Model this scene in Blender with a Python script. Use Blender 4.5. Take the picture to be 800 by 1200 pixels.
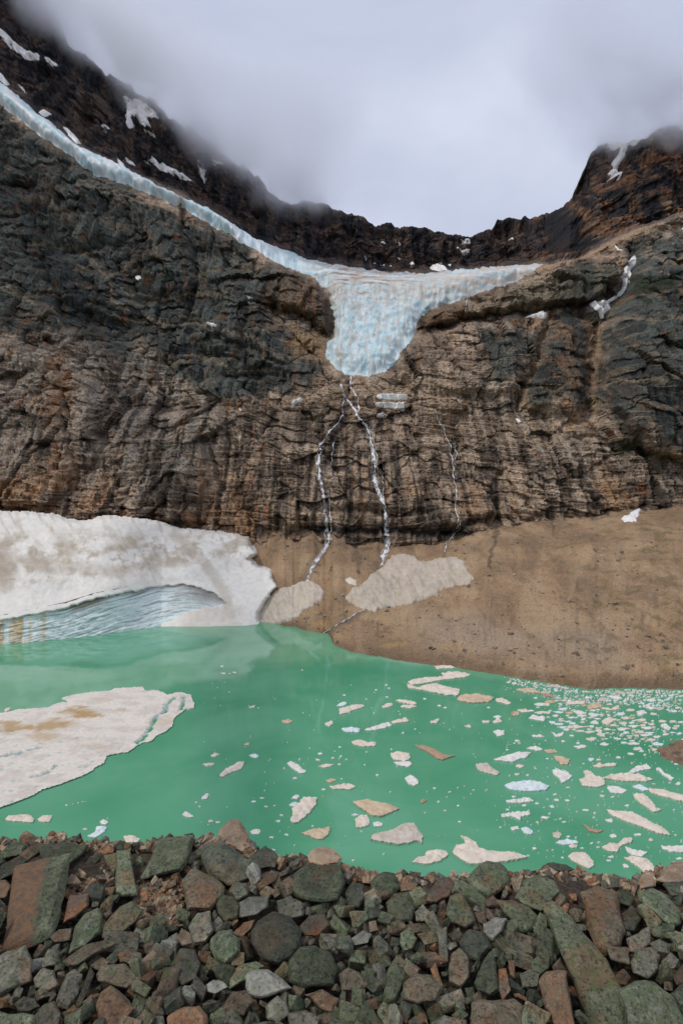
import bpy, bmesh, math, random
import numpy as np
from mathutils import Vector, Matrix
from mathutils.geometry import delaunay_2d_cdt

for o in list(bpy.data.objects):
    bpy.data.objects.remove(o)
S = bpy.context.scene
C = S.collection
R = math.radians
random.seed(7)
rng = np.random.default_rng(7)

# ------------------------------------------------------------------ camera
EYE = 70.0            # metres above the lake
FOC = 667.0           # focal length, in units where the frame is 800 wide and 1200 high
cam_d = bpy.data.cameras.new('camera')
cam = bpy.data.objects.new('camera', cam_d)
C.objects.link(cam)
cam.location = (0, 0, EYE)
cam.rotation_euler = (R(90), 0, 0)
cam_d.sensor_fit = 'VERTICAL'
cam_d.sensor_height = 36
cam_d.lens = 36 * FOC / 1200
cam_d.clip_start = 0.1
cam_d.clip_end = 20000
S.camera = cam

# ------------------------------------------------------------------ sky and sun (overcast)
SUN_EL, SUN_AZ = 58, 245
W = bpy.data.worlds.new('World')
S.world = W
W.use_nodes = True
wn, wl = W.node_tree.nodes, W.node_tree.links
wn.clear()
wo = wn.new('ShaderNodeOutputWorld')
bg = wn.new('ShaderNodeBackground')
bg.inputs['Strength'].default_value = 0.1
sky = wn.new('ShaderNodeTexSky')
sky.sky_type = 'NISHITA'
sky.sun_disc = False
sky.sun_elevation = R(SUN_EL)
sky.sun_rotation = R(SUN_AZ)
sky.altitude = 1800
tc = wn.new('ShaderNodeTexCoord')
mp = wn.new('ShaderNodeMapping')
mp.inputs['Scale'].default_value = (1.0, 1.0, 1.6)
mp.inputs['Location'].default_value = (0.35, 0.0, 0.1)
n1 = wn.new('ShaderNodeTexNoise')
n1.inputs['Scale'].default_value = 1.7
n1.inputs['Detail'].default_value = 7
n1.inputs['Roughness'].default_value = 0.5
n1.inputs['Distortion'].default_value = 0.5
cr = wn.new('ShaderNodeValToRGB')
cr.color_ramp.elements[0].position = 0.30
cr.color_ramp.elements[0].color = (4.3, 4.8, 6.5, 1)
cr.color_ramp.elements[1].position = 0.72
cr.color_ramp.elements[1].color = (7.3, 7.8, 9.3, 1)
mx = wn.new('ShaderNodeMix')
mx.data_type = 'RGBA'
mx.inputs['Factor'].default_value = 0.93
wl.new(tc.outputs['Generated'], mp.inputs['Vector'])
wl.new(mp.outputs['Vector'], n1.inputs['Vector'])
wl.new(n1.outputs['Fac'], cr.inputs['Fac'])
wl.new(sky.outputs['Color'], mx.inputs['A'])
wl.new(cr.outputs['Color'], mx.inputs['B'])
wl.new(mx.outputs['Result'], bg.inputs['Color'])
wl.new(bg.outputs['Background'], wo.inputs['Surface'])

sd = bpy.data.lights.new('sun', 'SUN')
sun = bpy.data.objects.new('sun', sd)
C.objects.link(sun)
sd.energy = 1.5
sd.angle = R(11)
sd.color = (1.0, 0.93, 0.82)
az, el = R(SUN_AZ), R(SUN_EL)
sdir = Vector((math.sin(az) * math.cos(el), math.cos(az) * math.cos(el), math.sin(el)))
sun.rotation_euler = sdir.to_track_quat('Z', 'Y').to_euler()
sun.location = (0, 0, 400)

S.view_settings.view_transform = 'Standard'
S.view_settings.look = 'None'
S.view_settings.exposure = 0.0
S.view_settings.gamma = 1
S.render.engine = 'CYCLES'
S.cycles.volume_bounces = 6
S.cycles.max_bounces = 10
S.cycles.use_denoising = True

# ------------------------------------------------------------------ numpy noise
_P = rng.permutation(256)
_P = np.concatenate([_P, _P, _P])
_G = rng.normal(size=(256, 3))
_G /= np.linalg.norm(_G, axis=1)[:, None]

def pn(x, y, z, s=0):
    x, y, z = np.broadcast_arrays(np.asarray(x, float) + s * 17.3, np.asarray(y, float) - s * 9.1, np.asarray(z, float) + s * 5.7)
    xi, yi, zi = np.floor(x).astype(int), np.floor(y).astype(int), np.floor(z).astype(int)
    xf, yf, zf = x - xi, y - yi, z - zi
    u, v, w = [t * t * t * (t * (t * 6 - 15) + 10) for t in (xf, yf, zf)]
    out = 0
    for dx in (0, 1):
        hx = _P[(xi + dx) & 255]
        for dy in (0, 1):
            hy = _P[hx + ((yi + dy) & 255)]
            for dz in (0, 1):
                g = _G[_P[hy + ((zi + dz) & 255)]]
                wt = (u if dx else 1 - u) * (v if dy else 1 - v) * (w if dz else 1 - w)
                out = out + wt * (g[..., 0] * (xf - dx) + g[..., 1] * (yf - dy) + g[..., 2] * (zf - dz))
    return out * 1.6

def fbm(x, y, z, o=4, s=0, gain=0.5):
    t, a, f = 0, 1.0, 1.0
    for i in range(o):
        t = t + a * pn(x * f, y * f, z * f, s + i)
        a *= gain
        f *= 2.03
    return t

def ridged(x, y, z, o=4, s=0):
    t, a, f = 0, 1.0, 1.0
    for i in range(o):
        t = t + a * (0.5 - np.abs(pn(x * f, y * f, z * f, s + i)))
        a *= 0.5
        f *= 2.1
    return t

def _h(ix, iy, k):
    return ((_P[_P[(ix + 37 * k) & 255] + (iy & 255)] * 7 + _P[(_P[(iy + 11 * k) & 255] + (ix & 255)) % 256]) % 256) / 255.0

def cells(x, y, s=0):
    """2-D cellular blocks: (distance to the border, random of the cell, tilt term)"""
    xi, yi = np.floor(x).astype(int), np.floor(y).astype(int)
    d1 = np.full(x.shape, 9.0)
    d2 = np.full(x.shape, 9.0)
    rv = np.zeros(x.shape)
    tl = np.zeros(x.shape)
    for dx in (-1, 0, 1):
        for dy in (-1, 0, 1):
            cx, cy = xi + dx, yi + dy
            px_ = cx + 0.1 + 0.8 * _h(cx, cy, s + 1)
            py_ = cy + 0.1 + 0.8 * _h(cx, cy, s + 2)
            ex, ey = x - px_, y - py_
            d = np.sqrt(ex * ex + ey * ey)
            near = d < d1
            d2 = np.where(near, d1, np.minimum(d2, d))
            d1 = np.where(near, d, d1)
            rv = np.where(near, _h(cx, cy, s + 3), rv)
            tl = np.where(near, ex * (_h(cx, cy, s + 4) - 0.5) + ey * (_h(cx, cy, s + 5) - 0.5), tl)
    return d2 - d1, rv, tl

def sst(a, b, x):
    t = np.clip((x - a) / (b - a), 0, 1)
    return t * t * (3 - 2 * t)

def poly_sd(x, y, poly):
    """signed distance to a polygon, negative inside"""
    p = np.asarray(poly, float)
    q = np.roll(p, -1, axis=0)
    d = np.full(x.shape, 1e18)
    ins = np.zeros(x.shape, bool)
    for (ax, ay), (bx, by) in zip(p, q):
        ex, ey = bx - ax, by - ay
        wx, wy = x - ax, y - ay
        t = np.clip((wx * ex + wy * ey) / (ex * ex + ey * ey + 1e-12), 0, 1)
        d = np.minimum(d, (wx - ex * t) ** 2 + (wy - ey * t) ** 2)
        c = ((ay > y) != (by > y)) & (x < (bx - ax) * (y - ay) / (by - ay + 1e-12) + ax)
        ins ^= c
    d = np.sqrt(d)
    return np.where(ins, -d, d)

def line_d(x, y, pts):
    d = np.full(x.shape, 1e18)
    for (ax, ay), (bx, by) in zip(pts[:-1], pts[1:]):
        ex, ey = bx - ax, by - ay
        wx, wy = x - ax, y - ay
        t = np.clip((wx * ex + wy * ey) / (ex * ex + ey * ey + 1e-12), 0, 1)
        d = np.minimum(d, (wx - ex * t) ** 2 + (wy - ey * t) ** 2)
    return np.sqrt(d)

def itp(x, pts):
    a = np.asarray(pts, float)
    return np.interp(x, a[:, 0], a[:, 1])

def mixc(a, b, t):
    return a + (np.asarray(b, float) - a) * t[..., None]

# ------------------------------------------------------------------ mesh helpers
def add_obj(name, me, mat=None, parent=None, label=None, cat=None, group=None, kind=None):
    o = bpy.data.objects.new(name, me)
    C.objects.link(o)
    if mat is not None and me is not None and not me.materials:
        me.materials.append(mat)
    if parent is not None:
        o.parent = parent
    for k, v in (('label', label), ('category', cat), ('group', group), ('kind', kind)):
        if v:
            o[k] = v
    return o

def mesh_np(name, V, F, smooth=False, col=None):
    """V (n,3), F (m,k) all the same k"""
    V = np.ascontiguousarray(V, np.float32)
    F = np.ascontiguousarray(F, np.int32)
    me = bpy.data.meshes.new(name)
    me.vertices.add(len(V))
    me.vertices.foreach_set('co', V.ravel())
    me.loops.add(F.size)
    me.loops.foreach_set('vertex_index', F.ravel())
    me.polygons.add(len(F))
    me.polygons.foreach_set('loop_start', np.arange(len(F), dtype=np.int32) * F.shape[1])
    me.polygons.foreach_set('loop_total', np.full(len(F), F.shape[1], np.int32))
    me.polygons.foreach_set('use_smooth', np.full(len(F), smooth, bool))
    if col is not None:
        ca = me.color_attributes.new('Col', 'FLOAT_COLOR', 'POINT')
        c4 = np.ones((len(V), 4), np.float32)
        c4[:, :3] = np.clip(col.reshape(-1, 3), 0, 1)
        ca.data.foreach_set('color', c4.ravel())
    me.update()
    me.validate()
    return me

def grid_mesh(name, P, smooth=False, col=None, keep=None):
    nr, nc = P.shape[:2]
    idx = np.arange(nr * nc).reshape(nr, nc)
    F = np.stack([idx[:-1, :-1], idx[1:, :-1], idx[1:, 1:], idx[:-1, 1:]], -1)
    V = P.reshape(-1, 3)
    cl = None if col is None else col.reshape(-1, 3)
    if keep is not None:
        k = keep[:-1, :-1] & keep[1:, :-1] & keep[1:, 1:] & keep[:-1, 1:]
        F = F[k]
        used = np.zeros(len(V), bool)
        used[F.ravel()] = True
        mp_ = np.cumsum(used) - 1
        F = mp_[F]
        V = V[used]
        if cl is not None:
            cl = cl[used]
    else:
        F = F.reshape(-1, 4)
    return mesh_np(name, V, F, smooth, cl)

def ray(px, py, Y):
    """point at depth Y seen in direction (px, py)"""
    px, py, Y = np.broadcast_arrays(np.asarray(px, float), np.asarray(py, float), np.asarray(Y, float))
    return np.stack([(px - 400) / FOC * Y, Y, EYE + (600 - py) / FOC * Y], -1)

def water_pt(px, py, z=0.0):
    Y = (EYE - z) * FOC / (np.asarray(py, float) - 600)
    return (np.asarray(px, float) - 400) / FOC * Y, Y

# ------------------------------------------------------------------ materials
def new_mat(name):
    m = bpy.data.materials.new(name)
    m.use_nodes = True
    nt = m.node_tree
    for n in list(nt.nodes):
        nt.nodes.remove(n)
    out = nt.nodes.new('ShaderNodeOutputMaterial')
    b = nt.nodes.new('ShaderNodeBsdfPrincipled')
    nt.links.new(b.outputs[0], out.inputs['Surface'])
    return m, nt, b

def nd(nt, t, **kw):
    n = nt.nodes.new(t)
    for k, v in kw.items():
        if k in n.inputs:
            n.inputs[k].default_value = v
        else:
            setattr(n, k, v)
    return n

def ramp(nt, src, stops):
    r = nt.nodes.new('ShaderNodeValToRGB')
    els = r.color_ramp.elements
    while len(els) < len(stops):
        els.new(0.5)
    for e, (p, c) in zip(els, stops):
        e.position = p
        e.color = (c, c, c, 1) if isinstance(c, (int, float)) else (*c, 1)
    nt.links.new(src, r.inputs['Fac'])
    return r.outputs['Color']

def mixn(nt, a, b, f, mode='MIX'):
    m = nt.nodes.new('ShaderNodeMix')
    m.data_type = 'RGBA'
    m.blend_type = mode
    for s_, v in (('A', a), ('B', b), ('Factor', f)):
        if isinstance(v, (int, float)) and s_ == 'Factor':
            m.inputs[s_].default_value = v
        elif isinstance(v, tuple):
            m.inputs[s_].default_value = (*v, 1)
        else:
            nt.links.new(v, m.inputs[s_])
    return m.outputs['Result']

def noise(nt, scale, detail=5, rough=0.55, vec=None, dist=0.0):
    n = nd(nt, 'ShaderNodeTexNoise', Scale=scale, Detail=detail, Roughness=rough, Distortion=dist)
    if vec is None:
        vec = nt.nodes.new('ShaderNodeTexCoord').outputs['Object']
    nt.links.new(vec, n.inputs['Vector'])
    return n.outputs['Fac']

def mapped(nt, sc):
    t = nt.nodes.new('ShaderNodeTexCoord')
    m = nt.nodes.new('ShaderNodeMapping')
    m.inputs['Scale'].default_value = sc
    nt.links.new(t.outputs['Object'], m.inputs['Vector'])
    return m.outputs['Vector']

def bump(nt, b, hts):
    prev = None
    for h, s_, d in hts:
        n = nd(nt, 'ShaderNodeBump', Strength=s_, Distance=d)
        nt.links.new(h, n.inputs['Height'])
        if prev is not None:
            nt.links.new(prev, n.inputs['Normal'])
        prev = n.outputs['Normal']
    nt.links.new(prev, b.inputs['Normal'])

def mat_face(name, speck=0.5, rough=0.85, fine=1.0, streak=(0.5, 0.5, 0.03), bd=1.0, k=1.0):
    """large rock faces: colour of the rock comes with the mesh, the nodes add grain"""
    m, nt, b = new_mat(name)
    at = nd(nt, 'ShaderNodeAttribute', attribute_name='Col')
    c = at.outputs['Color']
    a = noise(nt, 0.55 * fine, 6, 0.62)
    c = mixn(nt, c, ramp(nt, a, [(0.3, 1 - speck), (0.5, 1.0), (0.72, 1 + speck * 1.1)]), 1.0, 'MULTIPLY')
    v = mapped(nt, streak)
    st = noise(nt, 1.0, 5, 0.6, v)
    c = mixn(nt, c, ramp(nt, st, [(0.34, 1 - 0.45 * k), (0.5, 1.0), (0.66, 1 + 0.3 * k)]), 1.0, 'MULTIPLY')
    h = mapped(nt, (0.06, 0.06, 0.9))
    hb = noise(nt, 1.0, 4, 0.6, h)
    c = mixn(nt, c, ramp(nt, hb, [(0.34, 1 - 0.25 * k), (0.5, 1.0), (0.68, 1 + 0.16 * k)]), 1.0, 'MULTIPLY')
    nt.links.new(c, b.inputs['Base Color'])
    b.inputs['Roughness'].default_value = rough
    b.inputs['Specular IOR Level'].default_value = 0.25
    bump(nt, b, [(hb, 0.8, 1.2 * bd), (a, 0.9, 1.5 * bd), (st, 0.5, 1.0 * bd)])
    return m

def mat_snow(name, tint=1.0, fine=0.3, bd=0.6, rough=0.6, sss=0.0):
    m, nt, b = new_mat(name)
    at = nd(nt, 'ShaderNodeAttribute', attribute_name='Col')
    a = noise(nt, fine, 6, 0.6)
    c = mixn(nt, at.outputs['Color'], ramp(nt, a, [(0.3, 0.86), (0.55, 1.0), (0.75, 1.06)]), 1.0, 'MULTIPLY')
    nt.links.new(c, b.inputs['Base Color'])
    b.inputs['Roughness'].default_value = rough
    b.inputs['Specular IOR Level'].default_value = 0.3
    b2 = noise(nt, fine * 4, 5, 0.6)
    bump(nt, b, [(a, 0.4, bd), (b2, 0.5, bd * 0.4)])
    return m

M_CLIFF = mat_face('cliff_rock', 0.4, bd=0.8)
M_HEAD = mat_face('headwall_rock', 0.45, 0.9, 0.5, (0.25, 0.25, 0.02), 1.8)
M_SCREE = mat_face('scree', 0.28, 0.95, 2.2, (1.2, 0.9, 1.2), 0.35, 0.3)
M_SNOW = mat_snow('old_snow', bd=0.3)
M_ICE = mat_snow('glacier_ice', fine=0.16, bd=0.8, rough=0.45)
M_WALL = mat_snow('wall_ice', fine=0.7, bd=0.3, rough=0.35)
M_FLOE = mat_snow('floe_ice', fine=0.9, bd=0.25, rough=0.5)
# ================================================================== THE MOUNTAIN
RIDGE = [(-200, -330), (-100, -200), (-40, -90), (0, -55), (40, -15), (58, 0), (72, 30), (80, 52), (100, 62), (125, 88), (150, 100), (190, 128), (215, 148),
         (245, 165), (262, 182), (285, 196), (300, 210), (318, 226), (332, 232), (350, 238), (356, 234), (375, 236), (400, 247), (425, 256), (440, 263),
         (455, 261), (470, 265), (495, 266), (515, 272), (535, 276), (548, 276), (562, 271), (577, 266), (583, 254), (590, 256), (600, 254), (620, 254),
         (640, 249), (655, 244), (668, 234), (676, 216), (685, 196), (692, 180), (700, 170), (712, 166), (730, 170), (745, 165), (758, 160), (775, 150),
         (790, 146), (800, 150), (830, 130), (870, 118), (920, 90), (1000, 60)]
BASE = [(-200, -10), (-160, 15), (0, 108), (50, 143), (100, 178), (150, 202), (200, 222), (260, 258), (300, 288), (340, 310), (400, 320), (450, 325),
        (520, 322), (600, 315), (640, 308), (680, 298), (720, 278), (750, 266), (800, 250), (1000, 205)]
PXS = np.linspace(-180, 980, 930)
NT = 560
ridge_y = itp(PXS, RIDGE) + 3.2 * fbm(PXS / 12.0, 0, 3.3, 5) + 1.0 * pn(PXS / 2.7, 1, 1) - 5 * sst(0.15, 0.5, pn(PXS / 16.0, 4.4, 0.2)) * sst(420, 300, PXS)
foot_y = 700.0
T = np.linspace(0, 1, NT)[:, None]
PX = np.broadcast_to(PXS[None, :], (NT, len(PXS)))
PY = ridge_y[None, :] + (foot_y - ridge_y[None, :]) * T
Bl = itp(PX, BASE) + 2.5 * fbm(PX / 25.0, 0, 9.1, 3)

prof = [(-400, 1200), (-100, 1010), (0, 930), (100, 860), (200, 780), (300, 695), (380, 615), (440, 562), (520, 502), (600, 456), (620, 450), (700, 438)]
def Ycliff(px, py):
    Y = itp(py, prof)
    Y = Y + 45 * np.exp(-((px - 430) / 85.0) ** 2) * sst(470, 330, py)
    Y = Y - 42 * sst(690, 765, px) * sst(560, 420, py)
    Y = Y - 38 * sst(210, -60, px) * sst(620, 300, py)
    return Y
def Yhead(px, py, b):
    h0 = itp(px, [(-200, 880), (0, 880), (100, 905), (200, 950), (300, 1000), (400, 1050), (550, 1085), (600, 1060), (640, 1000), (670, 900), (700, 850), (760, 800), (980, 770)])
    return h0 + (b - py) * 0.95
def macro(px, py, b):
    w = sst(b + 6, b - 8, py)
    return Ycliff(px, py) * (1 - w) + Yhead(px, py, b) * w, w

Y0, WH = macro(PX, PY, Bl)
# warped picture coordinates, so that traced edges become ragged
qx = PX + 6 * fbm(PX / 30, PY / 30, 0, 4, 5)
qy = PY + 6 * fbm(PX / 30, PY / 30, 0, 4, 11)
dep = np.zeros_like(Y0)     # metres towards the camera
def bulge(poly, amp, w, undercut=0):
    global dep
    s_ = poly_sd(qx, qy, poly)
    dep = dep + amp * sst(0, -w, s_)
    if undercut:
        dep = dep - undercut * np.exp(-((s_ - 2) / 3.5) ** 2)
    return s_
def groove(pts, depth, w):
    global dep
    d = line_d(qx, qy, pts)
    dep = dep - depth * np.exp(-(d / w) ** 2)
    return d
bulge([(302, 350), (318, 325), (345, 316), (372, 330), (386, 348), (393, 378), (388, 392), (372, 388), (350, 375), (320, 362)], 30, 14, 3)
bulge([(489, 372), (500, 362), (525, 356), (560, 351), (605, 332), (645, 318), (700, 300), (722, 300), (726, 325), (712, 350), (690, 356), (640, 358), (600, 366), (545, 372), (495, 388)], 20, 9, 3)
bulge([(470, 400), (490, 390), (545, 376), (600, 371), (636, 372), (632, 410), (612, 450), (600, 470), (540, 470), (480, 455), (462, 425)], 12, 14, 2)
bulge([(645, 374), (690, 366), (700, 400), (692, 450), (690, 490), (620, 490), (605, 470), (630, 430)], 13, 16, 2)
bulge([(712, 372), (745, 310), (775, 275), (990, 215), (990, 540), (760, 545), (705, 480), (702, 420)], 24, 18, 2)
bulge([(50, 290), (110, 300), (150, 330), (170, 370), (130, 380), (60, 350)], 12, 15, 4)
bulge([(150, 235), (215, 245), (240, 300), (225, 350), (180, 350), (150, 300)], 15, 18, 4)
bulge([(40, 180), (120, 215), (140, 280), (90, 300), (30, 250)], 13, 18, 4)
bulge([(235, 300), (300, 320), (330, 390), (340, 440), (260, 440), (225, 390)], 16, 20, 5)
bulge([(-50, 390), (60, 400), (110, 440), (120, 520), (60, 600), (-50, 600)], 12, 20, 4)
bulge([(130, 470), (230, 480), (250, 560), (240, 620), (140, 620), (120, 540)], 10, 15, 4)
bulge([(385, 470), (440, 480), (470, 540), (500, 560), (500, 600), (380, 600), (370, 540)], 7, 12, 3)
groove([(742, 296), (738, 312), (726, 340), (706, 360), (698, 376), (696, 410), (690, 450), (692, 490)], 14, 6)
groove([(642, 372), (634, 405), (622, 440), (604, 475)], 8, 4)
groove([(486, 388), (540, 374), (600, 369), (640, 361), (690, 357)], 6, 2.2)
groove([(215, 240), (232, 300), (222, 360), (240, 430), (250, 520)], 9, 5)
groove([(60, 400), (75, 450), (80, 520), (85, 600)], 9, 5)
groove([(0, 400), (60, 398), (130, 402), (200, 385), (260, 395)], 5, 3)
groove([(0, 340), (60, 338), (110, 350), (160, 372), (240, 380), (330, 430)], 6, 3)
groove([(410, 450), (400, 500), (380, 560), (383, 620)], 5, 4)
groove([(430, 490), (437, 540), (448, 590), (451, 640)], 5, 4)
groove([(620, 480), (650, 505), (700, 520), (800, 545), (900, 560)], 8, 5)
groove([(585, 560), (582, 600), (578, 640)], 9, 4)
# undercut foot of the lower wall
ft = itp(PX, [(-200, 600), (300, 618), (360, 622), (450, 622), (520, 622), (555, 612), (640, 606), (980, 590)])
uc = np.exp(-((PY + 4 * fbm(PX / 12, 0, 4.4, 3) - ft) / 5.5) ** 2)
dep = dep - 6 * uc * sst(330, 360, PX) * sst(620, 560, PX) - 3 * uc
Y1 = Y0 - dep
P = ray(PX, PY, Y1)
X, Yw, Z = P[..., 0], P[..., 1], P[..., 2]
def region(polys, w=14, warp=26, s=200):
    wx = PX + warp * fbm(PX / 45, PY / 45, 0, 5, s)
    wy = PY + warp * fbm(PX / 45, PY / 45, 0, 5, s + 9)
    r_ = np.zeros_like(PX)
    for p in polys:
        r_ = np.maximum(r_, sst(w, -w, poly_sd(wx, wy, p)))
    return r_
green = region([[(-200, 0), (0, 120), (110, 205), (200, 240), (300, 305), (335, 318), (312, 345), (320, 370), (375, 400), (360, 440), (310, 450), (260, 470),
                 (220, 440), (190, 410), (120, 400), (60, 390), (-200, 395)],
                [(640, 374), (695, 368), (700, 420), (690, 475), (610, 488), (612, 450)],
                [(712, 372), (740, 310), (760, 275), (990, 220), (990, 540), (820, 548), (760, 520), (705, 470)],
                [(560, 385), (625, 378), (620, 415), (575, 425)], [(660, 312), (715, 300), (712, 345), (665, 352)]])
grey = region([[(-200, 395), (130, 400), (250, 420), (260, 520), (200, 590), (60, 560), (-200, 560)], [(540, 440), (620, 430), (610, 500), (560, 520)],
               [(600, 520), (850, 540), (850, 575), (620, 570)]], 20, 30, 230)
rustm = region([[(-200, 565), (0, 575), (290, 590), (330, 560), (340, 640), (-200, 650)], [(340, 355), (380, 380), (375, 420), (345, 410)],
                [(480, 360), (545, 352), (545, 372), (490, 392)], [(40, 395), (75, 400), (100, 560), (60, 590)], [(600, 365), (700, 360), (690, 500), (640, 420)]], 14, 20, 260)
GL = [(-170, -20), (-60, 52), (0, 97), (20, 112), (45, 134), (60, 144), (75, 158), (95, 175), (130, 190), (150, 201), (200, 227), (250, 250), (300, 281),
      (330, 292), (360, 303), (400, 311), (440, 317), (490, 321), (560, 314), (600, 310), (637, 309), (622, 320), (600, 331), (560, 344), (545, 350), (520, 358),
      (500, 364), (490, 373), (487, 390), (480, 401), (470, 412), (464, 425), (450, 436), (430, 441), (405, 439), (392, 431), (380, 416), (382, 405), (392, 395),
      (393, 378), (390, 360), (384, 344), (370, 326), (345, 317), (334, 313), (310, 299), (280, 281), (255, 268), (215, 244), (185, 232), (150, 217), (112, 206),
      (100, 196), (80, 181), (50, 161), (20, 137), (0, 122), (-60, 80), (-170, 10)]
# horizontal relief in metres (cliff)
tilt = Z + 0.05 * X + 14 * pn(X / 140, Yw / 140, Z / 140, 3)
xb = X + 10 * fbm(X / 50, Z / 50, 0, 3, 21)
zb = tilt + 8 * fbm(X / 50, Z / 50, 0, 3, 31)
e1, r1, t1 = cells(xb / 34, zb / 42, 1)
e2, r2, t2 = cells(xb / 17, zb / 11, 2)
e3, r3, t3 = cells(xb / 4.6, zb / 4.0, 3)
lay = tilt / 7.0 + 0.8 * pn(X / 60, Z / 20, 0, 8)
saw = (lay % 1.0)
saw = np.where(saw < 0.8, saw / 0.8, (1 - saw) / 0.2)
lay2 = tilt / 2.4 + 0.6 * pn(X / 20, Z / 8, 0, 18)
saw2 = (lay2 % 1.0)
flute = ridged(X / 11, Z / 75, 0, 3, 40)
fine = fbm(X / 3.2, Z / 2.6, 0, 3, 50)
low = sst(500, 560, PY)
sm = 1 - 0.55 * green
hc = (9 * fbm(X / 90, Z / 90, 0, 3, 60) + 8 * (r1 - 0.5) + 19 * t1 + 2.0 * sst(0, 0.25, e1) + 4.2 * (r2 - 0.5) + 9.5 * t2 + 1.0 * sst(0, 0.16, e2)
      + sm * (1.5 * (r3 - 0.5) + 3.4 * t3 + 0.4 * sst(0, 0.2, e3)) + (1.6 + 0.6 * low) * saw * (1 - 0.5 * green) + 0.5 * saw2 * sm + (4.5 + 2.0 * low + 3.5 * green) * flute + 0.6 * fine * sm)
# headwall relief
xh = X + 20 * fbm(X / 90, Z / 90, 0, 3, 71)
zh = Z + 14 * fbm(X / 70, Z / 70, 0, 3, 81)
f1, s1, u1 = cells(xh / 48, zh / 62, 5)
f2, s2, u2 = cells(xh / 17, zh / 19, 6)
f3, s3, u3 = cells(xh / 7, zh / 6, 7)
layh = (Z / 17.0 + 0.9 * pn(X / 90, Z / 40, 0, 9)) % 1.0
hh = (16 * fbm(X / 120, Z / 120, 0, 3, 90) + 24 * ridged(X / 46, Z / 190, 0, 4, 95) + 9 * (s1 - 0.5) + 10 * u1 + 9 * (s2 - 0.5) + 14 * u2
      + 4.5 * (s3 - 0.5) + 7 * u3 + 5 * layh + 1.6 * fbm(X / 5, Z / 4, 0, 3, 99))
fade = sst(0, 0.03, T)
H = (hc - 6) * (1 - WH) + (hh - 22) * WH * (0.25 + 0.75 * fade)
H = H * (1 - 0.94 * sst(16, -1, poly_sd(PX, PY, GL)))
P[..., 1] = Yw - H
MP = P.copy()       # the finished surface, for draping snow and water
mac = ray(PX, PY, Y1)

def on_mountain(px, py, src=None):
    """bilinear look-up of the mountain surface by its own grid parameters"""
    src = MP if src is None else src
    px, py = np.broadcast_arrays(np.asarray(px, float), np.asarray(py, float))
    ry = np.interp(px, PXS, ridge_y)
    u = np.clip((px - PXS[0]) / (PXS[-1] - PXS[0]) * (len(PXS) - 1), 0, len(PXS) - 1.001)
    v = np.clip((py - ry) / (foot_y - ry) * (NT - 1), 0, NT - 1.001)
    i, j = v.astype(int), u.astype(int)
    a, b = (v - i)[..., None], (u - j)[..., None]
    return (src[i, j] * (1 - a) * (1 - b) + src[i + 1, j] * a * (1 - b) + src[i, j + 1] * (1 - a) * b + src[i + 1, j + 1] * a * b)

# --- colour of the rock
st = fbm(X / 3.6, Z / 46, 0, 4, 300)
st2 = fbm(X / 8, Z / 110, 0, 4, 310)
st3 = fbm(X / 22, Z / 160, 0, 3, 315)
mot = fbm(X / 22, Z / 16, 0, 5, 320)
mot2 = fbm(X / 7, Z / 5.5, 0, 4, 330) * 0.85
band = fbm(X / 80, tilt / 2.6, 0, 3, 340)
lgm = fbm(X / 70, Z / 45, 0, 4, 345)
slabs = (r1 - 0.5) * 1.3 + (r2 - 0.5) * 0.9
col = np.empty(PX.shape + (3,))
col[:] = (0.34, 0.265, 0.205)
col = mixc(col, (0.48, 0.395, 0.315), sst(0.0, 0.7, mot + 0.5 * mot2))
col = mixc(col, (0.125, 0.098, 0.076), sst(0.05, 0.7, -mot - 0.3 * mot2 + 0.3 * band))
col = mixc(col, (0.17, 0.135, 0.105), 0.6 * (1 - 0.6 * sst(60, 0, line_d(PX, PY, [(380, 430), (480, 520), (600, 560), (700, 540)]))) * sst(0.05, 0.6, lgm + 0.5 * slabs))
col = mixc(col, (0.44, 0.36, 0.27), 0.6 * sst(0.1, 0.6, -lgm - 0.5 * slabs + 0.3 * mot2))
col = mixc(col, (0.33, 0.305, 0.27), 0.8 * grey * sst(-0.5, 0.4, mot2 + mot))
col = mixc(col, (0.055, 0.05, 0.046), 0.8 * grey * sst(0.1, 0.5, st2 + 0.6 * mot2))
col = mixc(col, (0.085, 0.10, 0.088), 0.9 * green * sst(-0.75, 0.0, mot + 0.35 + 0.4 * mot2))
col = mixc(col, (0.155, 0.165, 0.145), 0.75 * green * sst(0.1, 0.6, mot2 + 0.3 * band))
col = mixc(col, (0.036, 0.043, 0.041), 0.75 * green * sst(0.0, 0.6, -mot2 + 0.4 * st))
col = mixc(col, (0.13, 0.145, 0.125), 0.8 * green * sst(0.05, 0.5, slabs + 0.6 * lgm))
col = mixc(col, (0.045, 0.05, 0.046), 0.8 * green * sst(0.05, 0.55, -slabs - 0.6 * lgm))
col = mixc(col, (0.25, 0.19, 0.125), 0.8 * green * sst(0.28, 0.6, fbm(X / 30, Z / 18, 0, 4, 350) + 0.3 * band))
col = mixc(col, (0.33, 0.18, 0.085), 0.65 * rustm * sst(-0.3, 0.5, st2 + 0.5 * mot))
col = mixc(col, (0.28, 0.12, 0.05), 0.7 * sst(0.42, 0.8, fbm(X / 8, Z / 26, 0, 4, 360) + 0.15 * rustm))
dark_streak = sst(0.22, 0.62, st + 0.35 * st2) * (0.25 + 0.75 * sst(430, 540, PY)) * (1 - 0.5 * green)
col = mixc(col, (0.05, 0.042, 0.036), 0.75 * dark_streak)
col = mixc(col, (0.055, 0.044, 0.034), 0.8 * sst(0.12, 0.5, st2 + 0.7 * st3) * sst(440, 520, PY) * sst(-0.5, 0.1, mot2 + 0.4) * (1 - green))
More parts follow.
